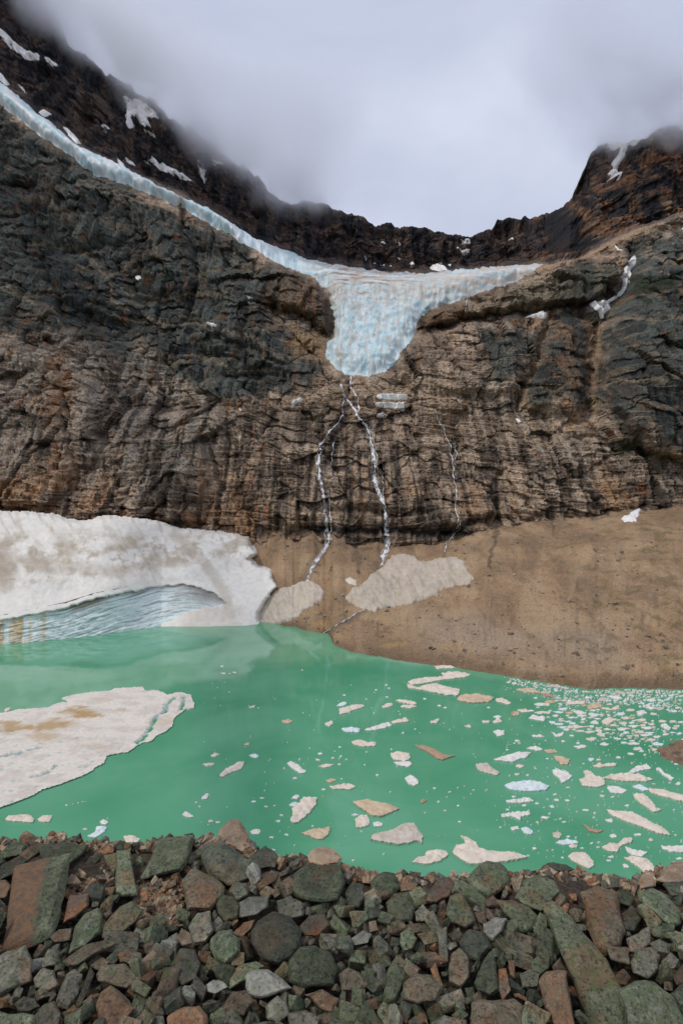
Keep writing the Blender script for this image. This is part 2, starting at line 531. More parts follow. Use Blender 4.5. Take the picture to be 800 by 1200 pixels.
col = mixc(col, (0.09, 0.07, 0.05), 0.5 * green * sst(0.15, 0.55, st2 + 0.5 * st3))
col = mixc(col, (0.34, 0.19, 0.09), 0.5 * sst(0.1, 0.5, -st3 + 0.4 * mot) * sst(520, 580, PY) * (1 - green))
light_streak = sst(0.3, 0.7, -st + 0.3 * st2) * sst(480, 540, PY)
col = mixc(col, (0.46, 0.38, 0.29), 0.5 * light_streak)
# pale joints and ledges carrying debris
ledge = sst(0.82, 0.97, saw) * sst(0.1, 0.5, mot)
col = mixc(col, (0.46, 0.37, 0.27), 0.6 * ledge)
crack = sst(0.05, 0.0, e2) * 0.3 + sst(0.05, 0.0, e1) * 0.35
col = mixc(col, (0.045, 0.036, 0.03), crack * (1 - WH))
# shade of the undercut foot put into the colour; wet rock round the falls
foot_shade = uc * sst(330, 365, PX) * sst(600, 545, PX)
col = mixc(col, (0.04, 0.034, 0.03), 0.9 * np.clip(foot_shade, 0, 1))
wx_ = PX + 5 * fbm(PX / 8, PY / 50, 0, 3, 377)
for pts, w, a in (([(404, 470), (385, 520), (378, 560), (383, 630)], 9, 0.65), ([(425, 490), (440, 560), (450, 640)], 9, 0.65), ([(500, 540), (510, 620)], 10, 0.5),
                  ([(405, 540), (408, 640)], 6, 0.7), ([(418, 545), (420, 640)], 4, 0.6), ([(528, 520), (530, 625)], 7, 0.55), ([(330, 560), (345, 640)], 8, 0.6),
                  ([(540, 545), (548, 590)], 5, 0.5), ([(462, 520), (475, 620)], 8, 0.5), ([(582, 560), (580, 640)], 3, 0.8), ([(645, 580), (648, 625)], 2.5, 0.8),
                  ([(270, 500), (285, 590)], 13, 0.75), ([(210, 560), (225, 590)], 9, 0.6)):
    d_ = line_d(wx_, PY, pts)
    col = mixc(col, (0.045, 0.038, 0.034), a * sst(w, w * 0.2, d_) * sst(-0.4, 0.3, st + 0.3))
# tan gullies and bench crest
gd = line_d(qx, qy, [(700, 380), (696, 420), (690, 480), (670, 500)])
col = mixc(col, (0.42, 0.30, 0.19), 0.8 * sst(9, 2, gd))
gd = np.minimum(line_d(qx, qy, [(642, 374), (634, 405), (622, 440), (606, 475)]), line_d(qx, qy, [(700, 300), (698, 350)]))
col = mixc(col, (0.38, 0.27, 0.17), 0.7 * sst(6, 1.5, gd))
cl_ = line_d(PX, PY + 0.15 * (PY - Bl), [(630, 316), (660, 308), (690, 298), (720, 284), (745, 274), (770, 268)])
col = mixc(col, (0.38, 0.28, 0.19), 0.85 * sst(9, 3, cl_))
cl_ = line_d(qx, qy, [(380, 400), (350, 460), (420, 470), (480, 465), (560, 500), (640, 510)])
col = mixc(col, (0.44, 0.34, 0.24), 0.3 * sst(26, 5, cl_) * (1 - green))
# vegetation mats on the right wall
vg = region([[(735, 330), (780, 322), (785, 338), (745, 346)], [(700, 505), (760, 540), (720, 530)]], 4, 14, 290)
col = mixc(col, (0.03, 0.042, 0.018), 0.85 * vg)
def tint(polys, c_, a_, w=8, warp=10, sd_=270, m=None):
    global col
    r0 = region(polys, w, warp, sd_)
    col = mixc(col, c_, a_ * r0 * (1 if m is None else m))
knob = [(300, 352), (318, 326), (345, 316), (372, 330), (386, 348), (394, 378), (388, 393), (372, 390), (350, 376), (320, 364)]
tint([knob], (0.12, 0.095, 0.07), 0.85, 4, 5, 271)
tint([knob], (0.035, 0.03, 0.024), 0.75, 4, 5, 279, sst(0.0, 0.45, st2 + 0.6 * mot2))
tint([knob], (0.24, 0.14, 0.07), 0.8, 5, 6, 272, sst(0.0, 0.5, st + 0.5 * mot2))
tint([[(376, 350), (390, 356), (395, 380), (388, 394), (374, 386), (378, 366)]], (0.05, 0.036, 0.026), 0.75, 4, 5, 273)  # painted shadow down the knob's right edge, next to the glacier
tint([[(345, 390), (384, 398), (386, 420), (362, 428), (346, 412)]], (0.42, 0.28, 0.155), 0.7, 6, 8, 274)
tint([[(489, 372), (500, 362), (530, 356), (548, 362), (540, 374), (495, 388)]], (0.15, 0.10, 0.06), 0.75, 4, 5, 275)
tint([[(487, 376), (496, 366), (500, 372), (494, 388)]], (0.05, 0.036, 0.026), 0.8, 3, 4, 276)
tint([[(600, 335), (650, 318), (690, 305), (712, 318), (705, 348), (640, 360), (604, 362)]], (0.13, 0.13, 0.095), 0.6, 8, 12, 277)
tint([[(545, 350), (600, 335), (604, 362), (550, 370)]], (0.17, 0.14, 0.10), 0.5, 8, 12, 278)
dk = np.full(PX.shape, 99.0)
for pts in ([(300, 352), (316, 328)], [(495, 389), (545, 375), (600, 369), (640, 362), (692, 357)], [(596, 336), (588, 352), (584, 366)], [(470, 405), (490, 440), (486, 470)], [(612, 450), (606, 480)],
            [(160, 255), (166, 300), (158, 350)], [(218, 245), (214, 290)], [(300, 395), (310, 430)], [(75, 250), (82, 285)]):
    dk = np.minimum(dk, line_d(qx, qy, pts))
col = mixc(col, (0.04, 0.032, 0.025), 0.75 * sst(4.0, 0.8, dk))
pl = np.full(PX.shape, 99.0)
for pts in ([(30, 292), (55, 286), (85, 288), (105, 300), (122, 320), (128, 345), (150, 362)], [(-40, 330), (0, 336), (40, 350), (62, 364), (75, 386)], [(170, 372), (240, 380), (300, 398), (332, 425)],
            [(92, 215), (150, 238), (215, 252)], [(150, 345), (190, 352), (225, 345)], [(225, 415), (280, 432), (330, 440)], [(265, 300), (300, 318)], [(20, 225), (60, 240), (90, 262)],
            [(720, 372), (760, 380), (800, 376)], [(730, 440), (780, 446)], [(760, 300), (790, 310), (830, 305)]):
    pl = np.minimum(pl, line_d(qx, qy, pts))
col = mixc(col, (0.36, 0.28, 0.19), 0.6 * sst(4.0, 0.8, pl) * sst(-0.5, 0.1, mot2 + 0.2))
# headwall
hm = fbm(X / 40, Z / 30, 0, 5, 400)
hs = fbm(X / 11, Z / 90, 0, 4, 410)
hb = fbm(X / 160, Z / 7.5, 0, 3, 420)
ch = np.empty(PX.shape + (3,))
ch[:] = (0.062, 0.056, 0.058)
ch = mixc(ch, (0.028, 0.028, 0.034), sst(0.0, 0.6, hm + 0.5 * hb))
rt = sst(590, 700, PX) * 0.7 + 0.25
ch = mixc(ch, (0.26, 0.135, 0.068), rt * sst(0.0, 0.75, -hm + 0.6 * hs + 0.2))
ch = mixc(ch, (0.27, 0.21, 0.155), 0.65 * sst(0.25, 0.7, hs - 0.3 * hm) * (0.3 + 0.7 * sst(600, 680, PX)))
ch = mixc(ch, (0.022, 0.022, 0.028), 0.8 * sst(0.15, 0.6, hb + 0.5 * hs))
rb_ = ridged(X / 26, Z / 150, 0, 4, 430)
ch = mixc(ch, (0.33, 0.18, 0.085), 0.75 * sst(0.62, 0.95, rb_ + 0.15 * hm) * sst(600, 690, PX))
ch = mixc(ch, (0.20, 0.13, 0.085), 0.5 * sst(0.62, 0.95, rb_ + 0.2 * hm) * sst(600, 500, PX))
ch = mixc(ch, (0.02, 0.022, 0.028), 0.85 * sst(0.5, 0.25, rb_ + 0.1 * hs))
col = col * (1 - WH[..., None]) + ch * WH[..., None]

gt = np.stack([1.02 - 0.28 * green, 0.95 - 0.21 * green, 0.86 - 0.13 * green], -1)
col = col * gt * (1 - WH[..., None]) + col * np.array([1.0, 0.92, 0.85]) * WH[..., None]
split = WH > 0.5
# back side of the ridge, so the mountain has thickness
def cut(mask_rows, name, mat, label):
    keep = mask_rows
    me = grid_mesh(name, MP, False, col, keep)
    return add_obj(name, me, mat, kind='structure', label=label)
grow = split.copy()
grow[1:] |= split[:-1]
grow[2:] |= split[:-2]
cut(~split, 'cliff', M_CLIFF, 'grey green and brown streaked rock wall under the hanging glacier')
cut(grow, 'headwall', M_HEAD, 'dark banded ridge rising into the cloud behind the glacier')
top = MP[0]
bk = np.stack([top, top + np.array([0, 60, -50]), top + np.array([0, 260, -260]), top * [1, 1, 0] + np.array([0, 700, 0])])
bkc = np.empty(bk.shape)
bkc[:] = (0.06, 0.05, 0.046)
add_obj('ridge_back_slope', grid_mesh('ridge_back_slope', bk, False, bkc), M_HEAD, kind='structure')

# ================================================================== THE SCREE BELOW
SHORE = [(-200, 775), (0, 758), (190, 735), (320, 732), (345, 734), (358, 739), (385, 743), (391, 755), (410, 764), (440, 769), (480, 776), (530, 782),
         (580, 790), (620, 797), (660, 803), (690, 808), (730, 806), (800, 808), (1000, 818)]
SX = np.linspace(-190, 990, 700)
shore_y = itp(SX, SHORE) + 1.0 * fbm(SX / 9.0, 0, 7.7, 3)
Ysh = EYE * FOC / (shore_y - 600) + 14 * sst(335, 300, SX)
FOOT = [(-200, 640), (0, 640), (250, 634), (300, 630), (345, 626), (400, 634), (450, 640), (520, 636), (550, 618), (600, 612), (640, 611), (700, 602), (800, 591), (1000, 575)]
fy = itp(SX, FOOT)
fq = on_mountain(SX, fy)
fY = np.convolve(np.pad(fq[:, 1], 20, 'edge'), np.ones(41) / 41, 'valid')
fm = (EYE - (fy - 600) / FOC * fY) / (fY - Ysh)
fm = np.convolve(np.pad(fm, 12, 'edge'), np.ones(25) / 25, 'valid')
def scree_m(px):
    return np.interp(px, SX, fm)
NS = 300
SV = np.linspace(0, 1, NS)[:, None] ** 1.0
SPX = np.broadcast_to(SX[None, :], (NS, len(SX)))
# depth runs from in front of the shore line (under water) into the foot of the wall
YS = (Ysh - 14)[None, :] + (560 - (Ysh - 14))[None, :] * SV
def scree_z(px, Y, ysh):
    m = scree_m(px)
    dY = Y - ysh
    z = m * dY
    z = z + sst(0, 40, dY) * (3.4 * fbm(px / 60, Y / 45, 0.3, 4, 500) + 1.6 * ridged(px / 30, Y / 120, 0, 3, 510) - 1.0)
    z = z + 0.35 * fbm(px / 6, Y / 4, 0.3, 3, 520) * sst(-2, 6, dY)
    return z
SZ = scree_z(SPX, YS, Ysh[None, :])
SP = np.stack([(SPX - 400) / FOC * YS, YS, SZ], -1)
def on_scree(px, py):
    """scree surface seen in direction px, py: march along the column"""
    px = np.asarray(px, float).ravel()
    py = np.asarray(py, float).ravel()
    out = np.zeros((len(px), 3))
    ppy = 600 - (SZ - EYE) / YS * FOC
    u = (px - SX[0]) / (SX[-1] - SX[0]) * (len(SX) - 1)
    for i in range(len(px)):
        j = int(np.clip(round(u[i]), 0, len(SX) - 1))
        c_ = np.minimum.accumulate(ppy[:, j])
        Yv = np.interp(-py[i], -c_, YS[:, j])
        out[i] = ((px[i] - 400) / FOC * Yv, Yv, np.interp(Yv, YS[:, j], SZ[:, j]))
    return out
sx, sy = SP[..., 0], SP[..., 1]
sc = np.empty(SP.shape)
sc[:] = (0.40, 0.28, 0.18)
a1 = fbm(sx / 30, sy / 30, 0, 5, 600)
a2 = fbm(sx / 2.2, sy / 2.2, 0, 4, 610)
sc = mixc(sc, (0.30, 0.215, 0.145), sst(0.0, 0.6, a1 + 0.5 * a2))
sc = mixc(sc, (0.48, 0.36, 0.24), 0.7 * sst(0.0, 0.6, -a1 + 0.3 * a2))
rel = np.clip((YS - Ysh[None, :]) / 200.0, 0, 1)
gb = np.exp(-((rel - 0.17 - 0.05 * a1) / 0.1) ** 2) * sst(450, 520, SPX) * sst(760, 700, SPX)
sc = mixc(sc, (0.40, 0.33, 0.27), 0.7 * gb)
sc = mixc(sc, (0.14, 0.13, 0.055), 0.5 * sst(0.25, 0.6, fbm(sx / 12, sy / 9, 0, 4, 620) - 0.3 + 0.5 * sst(560, 800, SPX)))
sc = mixc(sc, (0.50, 0.33, 0.16), 0.55 * sst(0.2, 0.6, fbm(sx / 26, sy / 10, 0, 3, 630)) * sst(0.25, 0.05, rel))
sc = mixc(sc, (0.24, 0.165, 0.105), 0.45 * sst(0.3, 0.6, ridged(sx / 22, sy / 110, 0, 4, 640) - 0.35 + 0.3 * rel))
edge = sst(3.5, 0.5, SZ)
sc = mixc(sc, (0.17, 0.12, 0.08), 0.7 * edge)
spy = 600 - (SZ - EYE) / YS * FOC
for pts, w_, a_, c0_ in (([(586, 560), (584, 612), (578, 640), (573, 664)], 3.0, 0.8, (0.09, 0.07, 0.055)), ([(648, 590), (648, 628)], 2.2, 0.6, (0.11, 0.085, 0.065)),
                    ([(378, 610), (376, 640), (366, 655), (352, 684)], 6, 0.55, (0.16, 0.12, 0.085)), ([(412, 610), (416, 645), (420, 668)], 5, 0.5, (0.14, 0.105, 0.075)),
                    ([(452, 620), (444, 655), (436, 675)], 6, 0.5, (0.16, 0.12, 0.085)), ([(478, 620), (482, 652)], 7, 0.45, (0.18, 0.13, 0.09)), ([(530, 620), (520, 652)], 5, 0.5, (0.16, 0.12, 0.085)),
                    ([(328, 728), (345, 690), (350, 630)], 5, 0.3, (0.16, 0.12, 0.085)), ([(430, 716), (404, 729), (378, 744)], 4, 0.6, (0.17, 0.13, 0.10)),
                    ([(720, 700), (780, 730), (830, 750)], 3, 0.4, (0.15, 0.13, 0.07)), ([(640, 640), (680, 690), (700, 740)], 9, 0.2, (0.2, 0.15, 0.1))):
    dl_ = line_d(SPX + 4 * fbm(SPX / 10, spy / 10, 0, 3, 655), spy, pts)
    sc = mixc(sc, c0_, a_ * sst(w_, w_ * 0.2, dl_))
rd_ = sst(0.15, 0.5, fbm(sx / 8, sy / 20, 0, 4, 660)) * sst(655, 615, spy) * sst(600, 540, SPX)
sc = mixc(sc, (0.30, 0.17, 0.10), 0.6 * rd_)
st_ = fbm((SPX + 0.25 * (spy - 700) * np.sin(SPX / 90.0)) / 16 + 0.5 * a1, sy / 75, 0, 5, 665)
sc = mixc(sc, (0.52, 0.41, 0.29), 0.25 * sst(0.1, 0.6, st_))
sc = mixc(sc, (0.22, 0.16, 0.11), 0.22 * sst(0.1, 0.6, -st_) * sst(780, 640, spy))
rb2 = sst(0.1, 0.35, fbm(sx / 5, sy / 6, 0, 4, 670)) * sst(14, 0, spy - np.interp(SPX, SX, fy) - 6 * a1)
sc = mixc(sc, (0.15, 0.11, 0.08), 0.7 * rb2)
sc = sc * np.array([0.88, 0.83, 0.74])
add_obj('scree_slope', grid_mesh('scree_slope', SP, False, sc), M_SCREE, kind='structure', label='brown scree slope between the wall and the lake')

# ================================================================== SNOW AND ICE ON THE MOUNTAIN
def drape(name, poly, thick, base_col, mat, res=0.8, look=None, warp=1.5, spot=0.0, label=None, cat='snow patch', group=None, tuck=1.6):
    p = np.asarray(poly, float)
    x0, y0 = p.min(0) - 5
    x1, y1 = p.max(0) + 5
    gx, gy = np.meshgrid(np.arange(x0, x1, res), np.arange(y0, y1, res))
    wx = gx + warp * fbm(gx / 5, gy / 5, 0.5, 4, 700)
    wy = gy + warp * fbm(gx / 5, gy / 5, 0.5, 4, 720)
    s_ = poly_sd(wx, wy, p)
    look_ = look or on_mountain
    Q = look_(gx, gy).reshape(gx.shape + (3,))
    off = thick * sst(0.9, -3.0, s_) - tuck * sst(-0.3, 1.6, s_)
    off = off + 0.12 * thick * fbm(gx / 6, gy / 6, 0, 4, 730) * sst(0, -2, s_)
    Q = Q + off[..., None] * np.array([0, -0.8, 0.6])
    c_ = np.empty(Q.shape)
    c_[:] = base_col
    n_ = fbm(gx / 6, gy / 9, 0, 4, 740)
    c_ = mixc(c_, np.array(base_col) * (0.8, 0.74, 0.66), (0.25 + spot) * sst(0, 0.6, n_))
    if spot > 0.2:
        c_ = mixc(c_, np.array(base_col) * 0.62, 0.6 * sst(0.1, 0.6, fbm((gx - 0.5 * gy) / 3.5, gy / 16, 0, 4, 745)))
        c_ = mixc(c_, (0.70, 0.64, 0.56), 0.4 * sst(0.1, 0.8, fbm(gx / 9, gy / 9, 0, 4, 748)))
    o = add_obj(name, grid_mesh(name, Q, True, c_, s_ < 1.7), mat, label=label, cat=cat, group=group)
    return o

WHITE = (0.88, 0.86, 0.82)
def near_ground(px, py):
    a_ = on_mountain(px, py).reshape(-1, 3)
    b_ = on_scree(px, py)
    return np.where((b_[:, 1] < a_[:, 1])[:, None], b_, a_)
patches = [
 ([(-60, 5), (0, 35), (12, 44), (28, 58), (50, 67), (48, 72), (28, 66), (10, 53), (0, 43), (-60, 12)], 'long thin snow streak slanting across the dark rock at the top left corner'),
 ([(53, 67), (60, 70), (70, 79), (66, 80), (57, 75)], 'short snow sliver just right of the long streak at the top left'),
 ([(-4, 83), (3, 86), (8, 95), (6, 99), (-2, 92)], 'snow spot at the left frame edge right above the start of the ice tongue'),
 ([(19, 94), (24, 98), (27, 104), (22, 101)], 'tiny snow fleck above the upper end of the ice tongue'),
 ([(45, 131), (54, 129), (60, 134), (54, 137), (47, 134)], 'snow scrap touching the top of the ice tongue near the left edge'),
 ([(73, 147), (80, 149), (88, 158), (95, 168), (90, 168), (80, 158)], 'slanting snow wedge lying along the upper rim of the ice tongue'),
 ([(98, 147), (102, 149), (104, 154), (99, 152)], 'small snow dot on the dark rock above the ice tongue wedge'),
 ([(114, 138), (120, 140), (128, 149), (124, 150), (117, 144)], 'narrow snow dash on the dark ledges below the snowy ridge shoulder'),
 ([(137, 184), (142, 188), (150, 200), (147, 200), (140, 192)], 'thin snow sliver dropping to the rim of the ice tongue'),
 ([(144, 179), (150, 180), (154, 185), (149, 187), (144, 183)], 'small oval snow spot beside the thin sliver above the ice tongue'),
 ([(140, 104), (152, 108), (167, 116), (182, 128), (184, 134), (176, 132), (168, 128), (172, 140), (178, 152), (170, 146), (160, 136), (154, 124), (150, 128), (152, 142), (146, 142), (143, 124)], 'forked snowfield hanging just under the ridge shoulder'),
 ([(163, 178), (178, 181), (188, 188), (200, 192), (212, 198), (223, 207), (214, 205), (202, 199), (190, 196), (178, 187)], 'curved snow ledge in the middle of the dark wall left of centre'),
 ([(231, 186), (237, 190), (236, 205), (232, 198)], 'faint upright snow smear near the left ridge'),
 ([(248, 186), (262, 190), (258, 193), (250, 190)], 'small snow spot close under the left ridge crest'),
 ([(541, 279), (551, 278), (553, 282), (543, 283)], 'upper of two snow spots below the notch of the central ridge'),
 ([(535, 288), (541, 290), (552, 290), (550, 295), (541, 295)], 'lower two-lobed snow patch below the notch of the central ridge'),
 ([(504, 311), (512, 306), (520, 309), (524, 316), (515, 318), (505, 315)], 'largest snow patch at the foot of the headwall over the glacier'),
 ([(511, 305), (518, 304), (519, 307), (512, 307)], 'snow fleck right above the largest patch at the headwall foot'),
 ([(480, 306), (485, 306), (486, 310), (481, 311)], 'round snow dot left of the largest patch at the headwall foot'),
 ([(447, 282), (451, 281), (452, 284), (448, 284)], None), ([(457, 281), (461, 282), (460, 284)], None), ([(467, 281), (471, 282), (470, 285), (467, 284)], None),
 ([(438, 303), (441, 304), (440, 306)], None), ([(446, 307), (451, 308), (450, 310)], None), ([(455, 309), (459, 310), (458, 312)], None), ([(427, 298), (430, 299), (429, 301)], None),
 ([(599, 275), (604, 273), (603, 277)], None), ([(525, 308), (529, 310), (527, 313)], None), ([(466, 301), (470, 302), (468, 304)], None),
 ([(716, 198), (722, 192), (721, 184), (728, 176), (728, 168), (736, 164), (735, 176), (731, 186), (730, 196), (726, 208), (721, 204)], 'crooked snow couloir below the right hand summit'),
 ([(712, 172), (722, 166), (735, 164), (752, 162), (746, 168), (730, 170), (720, 174)], 'snow dusting along the top of the right hand summit'),
 ([(741, 301), (745, 303), (739, 315), (733, 330), (727, 346), (714, 355), (708, 359), (711, 365), (704, 370), (702, 380), (698, 370), (686, 360), (691, 357), (705, 357), (716, 349), (723, 343), (725, 325), (733, 309)], 'tall Y shaped snow gully left of the green right hand wall'),
 ([(720, 285), (724, 287), (729, 294), (725, 294)], 'small slanting snow scrap above the top of the Y shaped gully'),
 ([(797, 268), (803, 268), (803, 273), (798, 272)], 'snow dot at the right frame edge under the summit'),
 ([(617, 369), (628, 367), (638, 363), (643, 366), (639, 373), (630, 371)], 'flat snow wedge on the ledge beneath the overhanging rock band'),
 ([(159, 325), (166, 324), (168, 329), (162, 330)], 'lone snow spot on the dark green wall under the ice tongue'),
 ([(290, 350), (296, 351), (301, 354), (294, 355)], 'small snow spot left of the rounded rust rock knob'),
 ([(243, 382), (250, 381), (256, 384), (250, 386)], 'small snow spot in the middle of the dark green wall'),
 ([(341, 474), (345, 469), (355, 467), (354, 470), (346, 473), (343, 477)], 'comma shaped snow scrap left of the falls'),
 ([(281, 480), (286, 481), (284, 484)], 'tiny snow dot far left of the falls'),
 ([(602, 490), (607, 492), (610, 497), (605, 495)], 'tiny snow scrap on the brown ledges right of centre'),
 ([(489, 441), (495, 440), (494, 443)], None),
 ([(441, 463), (460, 462), (478, 463), (479, 467), (455, 468), (442, 467)], 'upper pale snow strip on the ledges right of the falls'),
 ([(440, 472), (455, 472), (475, 471), (474, 477), (452, 477), (441, 475)], 'middle pale snow strip on the ledges right of the falls'),
 ([(441, 485), (447, 482), (453, 484), (449, 487)], 'lowest and shortest pale snow strip right of the falls'),
]
for poly, lab in patches:
    small = lab is None
    ar = max(np.ptp(np.asarray(poly)[:, 0]), np.ptp(np.asarray(poly)[:, 1]))
    drape('snow_patch', poly, 1.6 if ar < 14 else 4.6, WHITE, M_SNOW, 0.7, warp=0.9, tuck=4.0, spot=0.15 if lab and 'pale' in lab else 0,
          label=lab or 'tiny snow fleck on the dark headwall', group='tiny snow flecks on the headwall' if small else None)

# --- the hanging glacier
gx, gy = np.meshgrid(np.arange(-160, 645, 1.0), np.arange(-15, 448, 1.0))
band_ = np.ones(gx.shape, bool)
wx = gx + 2.2 * fbm(gx / 7, gy / 7, 0.5, 4, 800)
wy = gy + 2.2 * fbm(gx / 7, gy / 7, 0.5, 4, 820)
gs = poly_sd(wx, wy, GL)
def blur(A, r, ax):
    pad = [(0, 0)] * 3
    pad[ax] = (r + 1, r)
    c_ = np.cumsum(np.pad(A, pad, 'edge'), axis=ax)
    n_ = A.shape[ax]
    return (np.take(c_, np.arange(2 * r + 1, 2 * r + 1 + n_), ax) - np.take(c_, np.arange(0, n_), ax)) / (2 * r + 1)
MB = MP
for _ in range(2):
    MB = blur(blur(MB, 11, 0), 11, 1)
tongue = sst(345, 300, gx)
snout = sst(325, 345, gy) * (1 - tongue)
thk = (8 + 2 * snout - 2 * tongue) * sst(0.5, -15 + 7 * tongue, gs)
# surface relief: crevasse blocks
cxp = gx + 5 * fbm(gx / 20, gy / 20, 0, 3, 830)
cyp = gy + 5 * fbm(gx / 20, gy / 20, 0, 3, 840)
k1, v1, w1 = cells(cxp / 13, cyp / 8, 11)
k2, v2, w2 = cells(cxp / 6.5, cyp / 3.6, 12)
relf = 5.5 * (v1 - 0.5) + 6 * w1 + 2.4 * sst(0, 0.2, k1) + 2.6 * (v2 - 0.5) + 3.0 * w2 + 1.2 * sst(0, 0.2, k2)
relf = 0.08 * relf * (0.25 + 0.75 * np.maximum(snout, 0.35 * tongue)) + 0.4 * fbm(gx / 3, gy / 2, 0, 3, 855) * (0.4 + snout) + 1.2 * (ridged(gx / 30, (gy + 0.004 * (gx - 430) ** 2) / 7.5, 0, 4, 856) - 0.4) * (0.3 + 0.7 * snout) + 1.5 * fbm(gx / 9, gy / 5, 0, 4, 850)
# long flow folds bending down into the snout
fl = np.sin((gx - 430) / (1 + 0.004 * (gy - 300)) / 5.0 + 2.2 * fbm(gx / 40, gy / 60, 0, 3, 860))
relf = relf + 0.5 * fl * snout
offg = thk + relf * (0.2 + 0.8 * snout) * sst(0, -8, gs) + 6 * tongue * sst(0, -4, gs) - 6 * sst(0.2, 3.0, gs)
Qr = on_mountain(gx, gy)
Qs = on_mountain(gx, gy, MB)
Qs = np.where((Qr[..., 1:2] < Qs[..., 1:2]) | (tongue[..., None] > 0.5), Qr, Qs)
wi = sst(1.5, -5, gs)[..., None]
Qg = Qr * (1 - wi) + Qs * wi + offg[..., None] * np.array([0, -0.85, 0.5])
gc = np.empty(Qg.shape)
gc[:] = (0.58, 0.74, 0.76)
m1 = fbm(gx / 14, gy / 9, 0, 4, 870)
m2 = fbm(gx / 4, gy / 3, 0, 4, 880)
crv2 = ridged(gx / 16, (gy + 0.006 * (gx - 430) ** 2) / 4.0, 0, 3, 857)
gc = mixc(gc, (0.26, 0.44, 0.52), 0.55 * sst(0.74, 0.9, crv2) * snout)
crv = ridged(gx / 30, (gy + 0.004 * (gx - 430) ** 2) / 7.5, 0, 4, 856)
gc = mixc(gc, (0.74, 0.81, 0.80), 0.7 * sst(-0.1, 0.6, m1 + 0.5 * m2))
gc = mixc(gc, (0.38, 0.56, 0.63), 0.6 * sst(0.72, 0.9, crv) * (0.3 + 0.7 * snout))
gc = mixc(gc, (0.50, 0.68, 0.74), 0.6 * tongue)
gc = mixc(gc, (0.40, 0.60, 0.66), 0.9 * sst(0.1, 0.6, -m1 + 0.5 * m2) * (0.4 + 0.6 * snout + 0.3 * tongue))
gc = mixc(gc, (0.34, 0.52, 0.60), 0.3 * sst(0.12, 0.0, k1) * snout)
basin = sst(385, 330, gy) * sst(340, 400, gx)
fl2 = fbm(gx / 40, (gy - 0.06 * (gx - 430)) / 2.6, 0, 4, 890)
gc = mixc(gc, (0.62, 0.52, 0.43), 0.9 * basin * sst(-0.5, 0.2, fl2))
gc = mixc(gc, (0.30, 0.21, 0.15), 0.85 * basin * sst(0.12, 0.45, fl2) * sst(540, 440, gx))
dirt = np.maximum(sst(0.2, 0.55, fbm(gx / 8, gy / 18, 0, 5, 900)), sst(0.15, 0.4, fbm((gx + 0.12 * (gy - 380)) / 2.6, gy / 22, 0, 4, 905) )) * snout
gc = mixc(gc, (0.52, 0.45, 0.38), 0.65 * dirt)
gc = mixc(gc, (0.84, 0.83, 0.81), 0.8 * tongue * sst(-0.2, 0.3, fbm((gx - gy) / 5, (gx + gy) / 60, 0, 4, 888)))
glacier = add_obj('glacier', None, label='hanging glacier with a long upper tongue and a blue crevassed snout on the cliff', cat='glacier')
gk = gs < 5.0
ga = gx <= 345
gb2 = (gx >= 345) & (gy <= 330)
gc2 = (gx >= 345) & (gy >= 330)
for nm, mk, lb in (('ice_tongue', ga, 'narrow white and blue upper tongue'), ('snow_basin', gb2, 'dirty pinkish white basin above the icefall'), ('icefall', gc2, 'broken pale blue icefall and snout')):
    add_obj(nm, grid_mesh(nm, Qg, True, gc, gk & mk), M_ICE, glacier, label=lb)

# --- snow bank at the left shore with its ice wall below
ROWS = 190
BX = np.linspace(-185, 335, 420)
WLN = itp(BX, [(-200, 775), (0, 756), (60, 751), (120, 744), (190, 734), (320, 731), (340, 731)])
YWL = EYE * FOC / (WLN - 600)
EDG = itp(BX, [(-200, 768), (-60, 740), (0, 728), (40, 720), (75, 713), (110, 702), (150, 694), (185, 687), (215, 685), (235, 689), (255, 697), (266, 706), (340, 706)])
SNP = [(-190, 596), (-60, 598), (0, 602), (30, 603), (45, 604), (62, 605), (86, 613), (100, 613), (120, 608), (135, 607), (160, 610), (185, 613), (202, 620),
       (240, 624), (280, 629), (290, 632), (293, 640), (299, 649), (289, 655), (300, 664), (316, 669), (318, 680), (324, 688), (318, 694), (308, 706), (300, 719),
       (300, 748), (188, 748), (190, 735), (204, 726), (222, 717), (244, 712), (266, 708), (255, 697), (235, 689), (215, 685), (185, 687), (150, 694), (110, 702), (75, 713),
       (40, 720), (0, 728), (-60, 740), (-190, 766)]
gpx, gpy = np.meshgrid(BX, np.linspace(585, 772, ROWS))
wx = gpx + 1.6 * fbm(gpx / 8, gpy / 8, 0.5, 4, 1000)
wy = gpy + 1.6 * fbm(gpx / 8, gpy / 8, 0.5, 4, 1010)
bs = poly_sd(wx, wy, SNP)
kk = (gpy - 600) / FOC
lift = sst(275, 190, gpx)
yw = np.interp(gpx, BX, YWL)
ed = np.interp(gpx, BX, EDG)
ked = (ed - 600) / FOC
m_ = 0.8
wpl = sst(130, 215, gpx)
yed = (yw + 6.0) * (1 - wpl) + (EYE + m_ * yw) / (m_ + ked) * wpl                      # depth of the rim above the ice wall
zed = EYE - ked * yed
lift = lift * sst(11, 3, gpy - ed)
yo = (yw) * (1 - lift) + (yed - zed / m_) * lift
Yb = (EYE + m_ * yo) / (m_ + kk)
bX = (gpx - 400) / FOC * Yb
und = 3.0 * fbm(gpx / 80, gpy / 60, 0, 3, 1020) + 0.5 * ridged((gpx + 0.35 * gpy) / 32, gpy / 90, 0, 3, 1030) + 0.22 * fbm(gpx / 7, gpy / 7, 0, 3, 1035)
inner = sst(0, -10, bs)
Yb = Yb - und * inner * sst(4, 20, ed + 4 - gpy + 200 * (1 - lift)) - 0.9 * sst(4, -4, bs)
Yb = Yb + 4 * sst(-5, 0, bs) * sst(-25, 0, gpy - ed) * 0
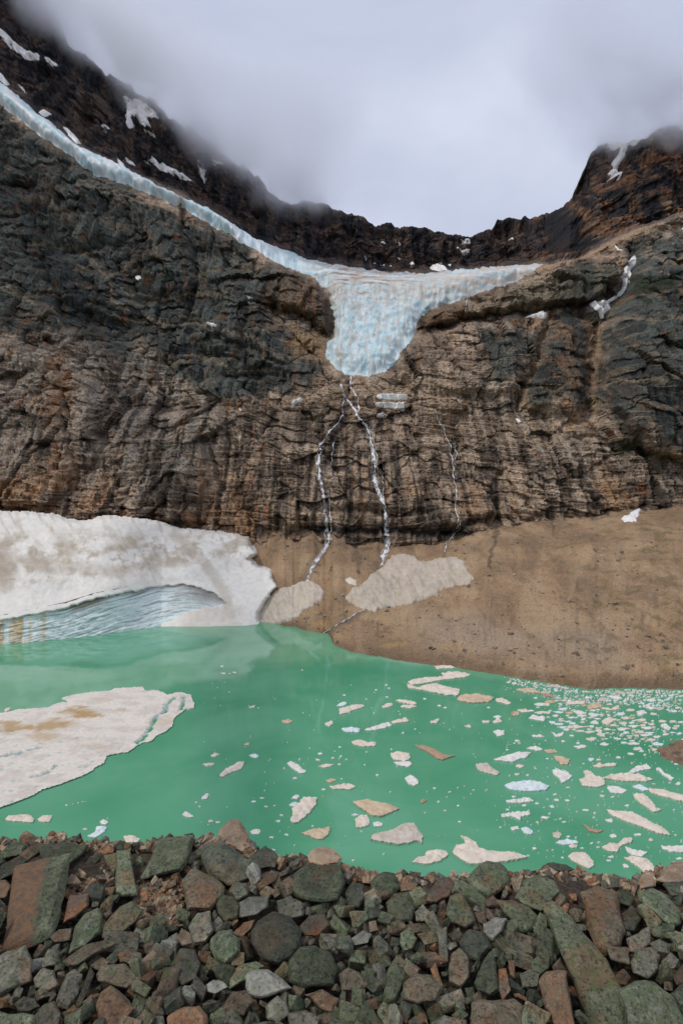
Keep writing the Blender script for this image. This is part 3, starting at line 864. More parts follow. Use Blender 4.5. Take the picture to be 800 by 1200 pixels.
Yb = Yb + 26 * sst(-1.0, 4.0, bs) * np.where(gpy < ed - 8, 1, 0.35) * sst(731, 727, gpy)
Bp = ray(gpx, gpy, Yb)
bc = np.empty(Bp.shape)
bc[:] = (0.84, 0.80, 0.72)
d1_ = fbm(gpx / 34, gpy / 18, 0, 5, 1040)
d2_ = ridged((gpx - 0.4 * gpy) / 22, gpy / 60, 0, 4, 1050)
upper = sst(700, 650, gpy)
mid_ = sst(612, 640, gpy) * sst(705, 675, gpy + 0.12 * gpx)
bc = mixc(bc, (0.50, 0.42, 0.32), 0.75 * sst(-0.25, 0.45, d1_) * mid_)
bc = mixc(bc, (0.42, 0.34, 0.25), 0.6 * sst(0.1, 0.5, fbm(gpx / 9, gpy / 9, 0, 4, 1062) + 0.4 * d1_) * mid_)
bc = mixc(bc, (0.50, 0.41, 0.31), 0.6 * sst(0.55, 0.9, d2_) * upper)
bc = mixc(bc, (0.36, 0.28, 0.20), 0.8 * sst(26, 2, np.hypot(gpx - 2, (gpy - 666) * 0.6) + 10 * d1_))
bd = line_d(gpx + 3 * d1_, gpy, [(205, 628), (235, 655), (262, 690), (270, 720)])
bc = mixc(bc, (0.55, 0.46, 0.36), 0.6 * sst(9, 2, bd))
bd = line_d(gpx + 5 * d1_, gpy + 4 * d1_, [(25, 655), (60, 668), (100, 662), (140, 672)])
bc = mixc(bc, (0.50, 0.42, 0.33), 0.5 * sst(10, 2, bd))
bank = add_obj('snow_bank', None, label='big dirty white snow bank along the left shore below the brown wall', cat='snow bank')
bc = mixc(bc, (0.66, 0.58, 0.47), 0.6 * sst(200, 225, gpx) * sst(300, 270, gpx) * sst(704, 716, gpy) * sst(-0.5, 0.3, d1_ + 0.3))
add_obj('snow_cover', grid_mesh('snow_cover', Bp, True, bc, bs < 4.0), M_SNOW, bank, label='dirty white snow')

gpx, gpy = np.meshgrid(np.linspace(-185, 264, 430), np.linspace(0, 1, 90))
ed = np.interp(gpx, BX, EDG) - 7
wl_ = np.minimum(np.interp(gpx, BX, WLN) + 4, itp(gpx, [(-200, 900), (186, 900), (190, 745), (205, 732), (225, 724), (264, 716)]))
pyv = ed + (wl_ - ed) * gpy
yw = np.interp(gpx, BX, YWL)
wpl = sst(130, 215, gpx)
Yi = (yw + 8.5 - 8.0 * gpy) * (1 - wpl) + ((EYE + m_ * yw) / (m_ + (pyv - 600) / FOC) + 1.2) * wpl
lay = (pyv - np.interp(gpx, BX, EDG)) + 0.05 * (gpx - 100) + 3.0 * fbm(gpx / 60, gpy * 2, 0, 3, 1100)
ic_top = 0
lay = lay + 0.0012 * (gpx - 120) ** 2 * 0.3
l1 = fbm(gpx / 45, lay / 2.2, 0, 4, 1110)
l2 = ridged(gpx / 60, lay / 5.5, 0, 3, 1115)
Yi = Yi - 0.3 * l1 - 0.25 * l2 - 0.5 * fbm(gpx / 10, pyv / 6, 0, 4, 1120)
Ip = ray(gpx, pyv, Yi)
ic = np.empty(Ip.shape)
ic[:] = (0.74, 0.86, 0.83)
ic = mixc(ic, (0.88, 0.90, 0.86), sst(-0.1, 0.5, l1))
ic = mixc(ic, (0.28, 0.30, 0.28), 0.7 * sst(0.4, 0.62, -l1 + 0.25 * l2))
ic = mixc(ic, (0.24, 0.15, 0.09), 0.85 * sst(0.42, 0.16, gpy + 0.08 * l1) * sst(75, 90, gpx) * sst(135, 112, gpx))
ic = mixc(ic, (0.20, 0.165, 0.13), 0.85 * sst(185, 245, gpx + 30 * l1) * sst(0.95, 0.3, gpy))
ic = mixc(ic, (0.24, 0.20, 0.16), 0.7 * sst(0.75, 0.92, l2 + 0.25 * l1) * sst(120, 190, gpx))
og = sst(75, -20, gpx + 40 * fbm(gpx / 12, 0.5, 0, 3, 1130))
ic = mixc(ic, (0.62, 0.40, 0.15), 0.85 * og * sst(-0.5, 0.4, fbm(gpx / 7, gpy, 0, 4, 1140) + 0.25))
ic = mixc(ic, (0.10, 0.09, 0.08), 0.85 * sst(0.22, 0.10, gpy + 0.05 * l1))  # shade under the snow overhang, painted along the top of the ice
add_obj('ice_wall', grid_mesh('ice_wall', Ip, True, ic), M_WALL, bank, label='layered turquoise and rust stained ice wall at the waterline')

# --- dirty snow fans on the scree
def scree_look(gx_, gy_):
    return on_scree(gx_, gy_)
drape('snow_fan', [(299, 722), (308, 708), (320, 695), (332, 688), (345, 686), (352, 682), (366, 681), (376, 687), (382, 695), (377, 704), (368, 710), (355, 717), (348, 725),
                   (336, 729), (325, 733), (305, 734)], 1.5, (0.58, 0.50, 0.40), M_SNOW, 1.1, scree_look, 1.5, 0.3, 'beige snow fan at the lake edge under the left waterfall', 'snow fan')
drape('snow_fan', [(404, 700), (414, 689), (424, 684), (434, 674), (444, 667), (448, 664), (457, 652), (466, 648), (476, 649), (485, 651), (492, 658), (502, 657), (512, 655),
                   (530, 652), (541, 656), (546, 663), (549, 671), (555, 678), (550, 685), (536, 686), (528, 690), (519, 689), (512, 697), (497, 702), (478, 709), (455, 712),
                   (437, 716), (424, 713), (408, 706)], 1.6, (0.54, 0.46, 0.36), M_SNOW, 1.1, scree_look, 1.8, 0.3, 'large tan snow fan on the scree between the middle and right waterfalls', 'snow fan')
drape('snow_patch', [(404, 679), (410, 676), (418, 681), (417, 686), (408, 684)], 1.0, (0.68, 0.62, 0.52), M_SNOW, 1.0, scree_look, 0.8, 0, 'small snow scrap just left of the large tan snow fan')
drape('snow_patch', [(727, 607), (735, 603), (742, 598), (749, 596), (749, 603), (744, 607), (746, 612), (737, 611), (730, 613)], 1.5, WHITE, M_SNOW, 0.9, near_ground, 1.2, 0, 'bright little snow patch at the top of the scree on the right', tuck=3)

# ================================================================== WATER ON THE WALL
m, nt, b = new_mat('falling_water')
w_ = noise(nt, 1.0, 5, 0.6, mapped(nt, (0.9, 0.9, 0.16)))
nt.links.new(ramp(nt, w_, [(0.35, (0.78, 0.78, 0.78)), (0.6, (0.9, 0.9, 0.9))]), b.inputs['Base Color'])
b.inputs['Roughness'].default_value = 0.4
bump(nt, b, [(w_, 0.8, 0.6)])
tr = nt.nodes.new('ShaderNodeBsdfTransparent')
ms = nt.nodes.new('ShaderNodeMixShader')
w2 = noise(nt, 1.0, 4, 0.65, mapped(nt, (1.4, 1.4, 0.09)))
nt.links.new(ramp(nt, w2, [(0.34, 0.55), (0.5, 1.0)]), ms.inputs[0])
nt.links.new(tr.outputs[0], ms.inputs[1])
nt.links.new(b.outputs[0], ms.inputs[2])
outn = next(n for n in nt.nodes if n.type == 'OUTPUT_MATERIAL')
nt.links.new(ms.outputs[0], outn.inputs['Surface'])
M_FALL = m
def strand(pts, w0, w1, name, parent, look, off=1.6, seed=0):
    pts = np.asarray(pts, float)
    seg = np.hypot(*np.diff(pts, axis=0).T)
    t = np.concatenate([[0], np.cumsum(seg)])
    n = int(t[-1] / 1.1) + 2
    s_ = np.linspace(0, t[-1], n)
    px = np.interp(s_, t, pts[:, 0]) + 1.9 * fbm(s_ / 8, 0, seed, 4, 1200)
    py = np.interp(s_, t, pts[:, 1])
    wd = np.linspace(w0 * 0.8, w1 * 0.8, n) * (1.0 + 1.8 * fbm(s_ / 4.5, 0, seed + 3.3, 3, 1210))
    wd = np.clip(wd, 0.15, None)
    wd[0] = wd[-1] = 0.1
    rows = []
    for a_, h in ((-1, -0.7), (-0.6, 0.25), (0, 0.4), (0.6, 0.25), (1, -0.7)):
        q = look(px + a_ * wd * 0.5, py).reshape(-1, 3)
        rows.append(q + np.array([0, -0.85, 0.5]) * (off + h))
    Pn = np.stack(rows, 1)
    # the sheet of water hangs clear of small dips in the rock
    Pn[:, :, 1] = np.minimum(Pn[:, :, 1], (np.convolve(np.pad(Pn[:, 2, 1], 3, 'edge'), np.ones(7) / 7, 'valid') - off * 0.4)[:, None] + np.array([1.2, 0.3, 0, 0.3, 1.2]) * 0.7)
    return add_obj(name, grid_mesh(name, Pn, True), M_FALL, parent)
def fall(name, strands, label, cat, look=None, off=0.6):
    look = look or on_ground
    p0 = look(np.array([strands[0][0][-1][0]]), np.array([strands[0][0][-1][1]])).reshape(3)
    e = add_obj(name, None, label=label, cat=cat)
    e.location = p0
    if cat == 'waterfall' and len(strands) > 1 and 'thin' not in label:
        main = strands[0][0]
        strands = strands + [([(x_ + dx + 1.2 * math.sin(y_ / 17 + dx), y_) for x_, y_ in main[a_:b_]], 0.5, 0.8) for dx, a_, b_ in ((-2.0, 3, -1), (1.8, 5, None))]
    bpy.context.view_layer.update()
    for i, (pts, a_, b_) in enumerate(strands):
        o = strand(pts, a_, b_, 'water_strand', e, look, off, seed=i * 2.7 + len(label))
        o.matrix_parent_inverse = Matrix.Translation(-p0_vec(p0))
def on_ground(px, py):
    a = on_mountain(px, py).reshape(-1, 3)
    b_ = on_scree(px, py)
    use = (b_[:, 1] < a[:, 1]) & (np.asarray(py, float).ravel() > 585)
    return np.where(use[:, None], b_, a)
def p0_vec(p):
    return Vector((float(p[0]), float(p[1]), float(p[2])))
fall('waterfall', [([(399, 452), (402, 462), (410, 473), (416, 480), (421, 490), (431, 500), (434, 512), (437, 524), (439, 540), (438, 556), (442, 572), (449, 590), (451, 605), (452, 624), (453, 640), (449, 652), (446, 664)], 2.6, 3.0),
                   ([(410, 441), (411, 455), (418, 466), (421, 478), (417, 484)], 1.9, 1.6),
                   ([(434, 512), (436, 530), (441, 550)], 3.0, 1.2), ([(436, 505), (440, 496)], 1.2, 0.8), ([(449, 590), (449, 560), (450, 545)], 0.8, 0.6),
                   ([(452, 624), (456, 640), (452, 655)], 1.4, 1.4)],
     'tallest white waterfall running from the glacier snout to the large tan snow fan', 'waterfall')
fall('waterfall', [([(402, 486), (394, 497), (384, 507), (376, 520), (373, 540), (375, 560), (379, 580), (381, 600), (383, 624), (386, 632), (378, 648), (368, 662), (362, 674), (359, 688)], 1.8, 3.4),
                   ([(404, 462), (401, 478), (402, 488)], 1.1, 0.9), ([(392, 517), (389, 535), (387, 560)], 0.9, 0.5), ([(385, 575), (387, 600), (388, 622), (384, 640), (372, 655)], 1.0, 1.8)],
     'left white waterfall bending down to the beige snow fan at the lake', 'waterfall')
fall('waterfall', [([(509, 480), (513, 492), (520, 500), (524, 512), (531, 522), (530, 545), (533, 572), (531, 596), (532, 612), (530, 624), (524, 634), (520, 648)], 0.6, 1.1),
                   ([(538, 520), (534, 540), (531, 556)], 0.7, 0.6), ([(534, 610), (535, 622), (528, 632)], 0.9, 1.0)],
     'thin right waterfall trickling down brown rock to the right end of the snow fan', 'waterfall')
fall('waterfall', [([(546, 352), (545, 362), (546, 374)], 1.4, 1.0)], 'short faint waterfall over the rock band right of the glacier', 'waterfall')
fall('stream', [([(428, 714), (418, 719), (410, 723), (404, 727), (396, 732), (386, 737), (378, 743)], 1.6, 1.8), ([(418, 719), (408, 726), (400, 731)], 0.8, 0.8)],
     'small pale stream from the large snow fan to the lake', 'stream', scree_look, 0.35)
# ================================================================== THE LAKE
m, nt, b = new_mat('glacial_water')
w1_ = noise(nt, 0.022, 5, 0.55, dist=0.8)
nt.links.new(ramp(nt, w1_, [(0.35, (0.085, 0.335, 0.180)), (0.65, (0.140, 0.410, 0.245))]), b.inputs['Base Color'])
b.inputs['Roughness'].default_value = 0.05
b.inputs['IOR'].default_value = 1.33
w2_ = noise(nt, 1.0, 3, 0.5, mapped(nt, (0.9, 1.6, 1.0)))
w3_ = noise(nt, 1.0, 2, 0.5, mapped(nt, (0.08, 0.22, 1.0)))
bump(nt, b, [(w2_, 0.035, 0.10), (w3_, 0.03, 0.5)])
M_WATER = m
n_ = 60
lx, ly = np.meshgrid(np.linspace(-900, 900, n_), np.linspace(20, 620, n_))
add_obj('lake', grid_mesh('lake', np.stack([lx, ly, lx * 0], -1), True), M_WATER, kind='structure', label='opaque turquoise green meltwater lake')
far = np.array([[-4000, -3000, -6], [4000, -3000, -6], [4000, 4000, -6], [-4000, 4000, -6]], float)
add_obj('ground', mesh_np('ground', far, np.array([[0, 1, 2, 3]])), M_SCREE, kind='structure')
bpy.data.meshes['ground'].color_attributes.new('Col', 'FLOAT_COLOR', 'POINT').data.foreach_set('color', np.tile([0.2, 0.14, 0.09, 1], 4).astype(np.float32))

def cdt_slab(name, out, h, spacing, colf, mat, under=0.5, rough=1.0, seed=0, **kw):
    """a slab of ice: outline in metres on the water, a lumpy top, a worn edge and a side under water"""
    n = len(out)
    cx, cy = out.mean(0)
    pts = [tuple(p) for p in out]
    x0, y0 = out.min(0)
    x1, y1 = out.max(0)
    if spacing:
        gx_, gy_ = np.meshgrid(np.arange(x0, x1, spacing), np.arange(y0, y1, spacing))
        gx_ = gx_.ravel() + np.random.default_rng(seed).uniform(-.3, .3, gx_.size) * spacing
        gy_ = gy_.ravel() + np.random.default_rng(seed + 1).uniform(-.3, .3, gy_.size) * spacing
        s_ = poly_sd(gx_, gy_, out)
        k = s_ < -0.45 * spacing
        pts += list(zip(gx_[k], gy_[k]))
    if len(pts) == n:
        pts.append((cx, cy))
    vs, es, fs, ov, oe, of = delaunay_2d_cdt([Vector((float(a), float(b_))) for a, b_ in pts], [(i, (i + 1) % n) for i in range(n)], [], 1, 1e-6)
    V = np.array([tuple(v) for v in vs])
    d = np.maximum(-poly_sd(V[:, 0], V[:, 1], out), 0)
    sz = max(0.2, min(x1 - x0, y1 - y0) * 0.25)
    z = h * (0.45 + 0.55 * (1 - np.exp(-d / (0.35 * sz + 0.05)))) + rough * h * 0.6 * fbm(V[:, 0] / (sz * 1.2), V[:, 1] / (sz * 0.8), seed, 3, 1300) * sst(0, sz * 0.4, d)
    z = np.maximum(z, 0.05)
    F = [tuple(f) for f in fs if len(f) == 3]
    # side walls
    inv = {}
    for i, o_ in enumerate(ov):
        for k in o_:
            if k < n:
                inv[k] = i
    if len(inv) < n:
        ring = sorted(inv)
    else:
        ring = list(range(n))
    top_ids = [inv[k] for k in ring]
    nv = len(V)
    c_ = np.array([cx, cy])
    lowv = [c_ + (V[i] - c_) * 0.97 for i in top_ids]
    V3 = np.concatenate([np.column_stack([V, z]), np.array([[*p, -under] for p in lowv])])
    mn = len(top_ids)
    area = 0.5 * np.sum(out[:, 0] * np.roll(out[:, 1], -1) - np.roll(out[:, 0], -1) * out[:, 1])
    for i in range(mn):
        a, b_ = top_ids[i], top_ids[(i + 1) % mn]
        q = nv + (i + 1) % mn, nv + i
        quad = (a, nv + i, nv + (i + 1) % mn) if area > 0 else (a, nv + (i + 1) % mn, nv + i)
        F.append(quad)
        F.append((a, nv + (i + 1) % mn, b_) if area > 0 else (a, b_, nv + (i + 1) % mn))
    col_ = colf(V3, np.concatenate([d, np.zeros(mn)]))
    V3 = V3 - np.array([cx, cy, 0])
    me = mesh_np(name, V3, np.array(F), False, col_)
    o = add_obj(name, me, mat, **kw)
    o.location = (cx, cy, 0)
    return o

def rag(poly, step=1.1, amp=0.5, seed=0):
    """photo outline to a ragged outline on the water"""
    p = np.asarray(poly, float)
    q = np.roll(p, -1, axis=0)
    out = []
    for a, b_ in zip(p, q):
        L = np.hypot(*(b_ - a))
        k = max(1, int(L / step))
        for i in range(k):
            out.append(a + (b_ - a) * i / k)
    out = np.array(out)
    out = 0.5 * out + 0.25 * (np.roll(out, 1, 0) + np.roll(out, -1, 0))
    out[:, 0] += amp * 1.3 * fbm(out[:, 0] / 3.4, out[:, 1] / 2.2, seed, 4, 1400)
    out[:, 1] += amp * 0.8 * fbm(out[:, 0] / 3.4, out[:, 1] / 2.2, seed + 9, 4, 1410)
    X_, Y_ = water_pt(out[:, 0], out[:, 1], 0.2)
    return np.column_stack([X_, Y_])

ICE = {'pink': (0.82, 0.72, 0.60), 'white': (0.84, 0.81, 0.75), 'blue': (0.74, 0.82, 0.82), 'tan': (0.68, 0.53, 0.36), 'brown': (0.48, 0.33, 0.22), 'grey': (0.66, 0.59, 0.50)}
DIRT = {'pink': 0.25, 'white': 0.1, 'blue': 0.0, 'tan': 0.55, 'brown': 0.7, 'grey': 0.45}
def icecol(kind, seed):
    def f(V, d):
        c_ = np.empty((len(V), 3))
        c_[:] = ICE[kind]
        n_ = fbm(V[:, 0] / 1.6, V[:, 1] / 1.6, seed, 4, 1500)
        c_ = mixc(c_, (0.42, 0.30, 0.2), DIRT[kind] * sst(-0.05, 0.6, n_))
        c_ = mixc(c_, (0.30, 0.60, 0.55), 0.55 * (V[:, 2] < 0.02))
        return c_
    return f

# --- the big sheet on the left
SHEET = [(-90, 858), (-40, 846), (0, 836), (12, 834), (20, 832), (35, 831), (57, 829), (66, 825), (80, 821), (72, 818), (90, 814), (110, 811), (130, 810), (135, 807), (150, 806),
         (168, 805), (171, 810), (182, 809), (190, 811), (196, 815), (205, 812), (215, 812), (224, 815), (227, 823), (228, 830), (218, 831), (212, 836), (204, 842), (203, 850),
         (194, 858), (184, 862), (178, 869), (165, 871), (150, 882), (140, 883), (125, 886), (122, 895), (113, 899), (108, 904), (96, 910), (90, 912), (70, 920), (50, 926),
         (36, 934), (20, 940), (0, 947), (-40, 968), (-90, 985)]
def sheetcol(V, d):
    c_ = np.empty((len(V), 3))
    c_[:] = (0.82, 0.75, 0.66)
    x_, y_ = V[:, 0], V[:, 1]
    n_ = fbm(x_ / 9, y_ / 5, 0, 5, 1600)
    n2 = fbm(x_ / 2.2, y_ / 3, 0, 4, 1610)
    c_ = mixc(c_, (0.60, 0.53, 0.45), 0.5 * sst(0.0, 0.5, n_ + 0.4 * n2))
    pp = 600 + EYE * FOC / y_
    qq = 400 + x_ / y_ * FOC
    for (ax, ay, rx, ry, s_) in ((95, 838, 26, 6, 0.95), (65, 852, 30, 7, 0.85), (14, 855, 24, 7, 0.85), (55, 866, 22, 6, 0.6), (118, 822, 16, 3, 0.35), (143, 835, 9, 2, 0.5), (90, 869, 6, 2, 0.8), (190, 848, 14, 7, 0.35), (115, 878, 30, 5, 0.3)):
        e_ = np.sqrt(((qq - ax) / rx) ** 2 + ((pp - ay) / ry) ** 2) + 0.7 * n_ + 0.4 * n2
        c_ = mixc(c_, (0.50, 0.32, 0.13), s_ * sst(1.25, 0.3, e_))
    c_ = mixc(c_, (0.30, 0.45, 0.42), 0.8 * sst(0.42, 0.62, ridged(x_ / 7, y_ / 3, 0, 4, 1620) - 0.25) * sst(60, 120, pp - 780))
    c_ = mixc(c_, (0.28, 0.56, 0.5), 0.6 * (V[:, 2] < 0.02))
    return c_
CRACK = [(206, 818), (196, 827), (194, 835), (183, 842), (178, 853), (168, 866), (162, 872)]
def wpoly(pts):
    a_, b_ = water_pt(np.array([p[0] for p in pts]), np.array([p[1] for p in pts]))
    return list(zip(a_, b_))
SO = rag(SHEET, 1.2, 0.9, 3)
sheet = cdt_slab('ice_sheet', SO, 0.9, 0.85, sheetcol, M_FLOE, 0.6, 0.5, 5, label='huge ochre stained ice sheet filling the left side of the lake', cat='ice sheet')
me = sheet.data
co = np.empty(len(me.vertices) * 3, np.float32)
me.vertices.foreach_get('co', co)
co = co.reshape(-1, 3)
wxs, wys = co[:, 0] + sheet.location.x, co[:, 1] + sheet.location.y
dn = np.full(len(co), 9.0)
for cr_, w_ in ((CRACK, 0.7), ([(216, 818), (215, 826), (212, 833)], 0.5), ([(196, 820), (205, 822)], 0.4), ([(0, 890), (20, 886), (50, 878)], 0.5), ([(-20, 859), (5, 859), (18, 860)], 0.45), ([(70, 821), (80, 823)], 0.4), ([(40, 914), (60, 905), (66, 899)], 0.4)):
    dn = np.minimum(dn, line_d(wxs + 0.8 * fbm(wxs / 2, wys / 2, 0, 3, 1630), wys + 0.8 * fbm(wxs / 2, wys / 2, 5, 3, 1640), wpoly(cr_)) / w_)
dent = sst(1.6, 0.3, dn) * (co[:, 2] > 0)
pit = sst(0.35, 0.6, ridged(wxs / 3.0, wys / 1.8, 0, 3, 1650) - 0.3) * (co[:, 2] > 0)
co[:, 2] -= 0.85 * dent + 0.3 * pit
me.vertices.foreach_set('co', co.ravel())
cc = np.empty(len(co) * 4, np.float32)
me.color_attributes['Col'].data.foreach_get('color', cc)
cc = cc.reshape(-1, 4)
cc[:, :3] = mixc(cc[:, :3], (0.16, 0.36, 0.33), 0.9 * dent)
me.color_attributes['Col'].data.foreach_set('color', cc.ravel().astype(np.float32))

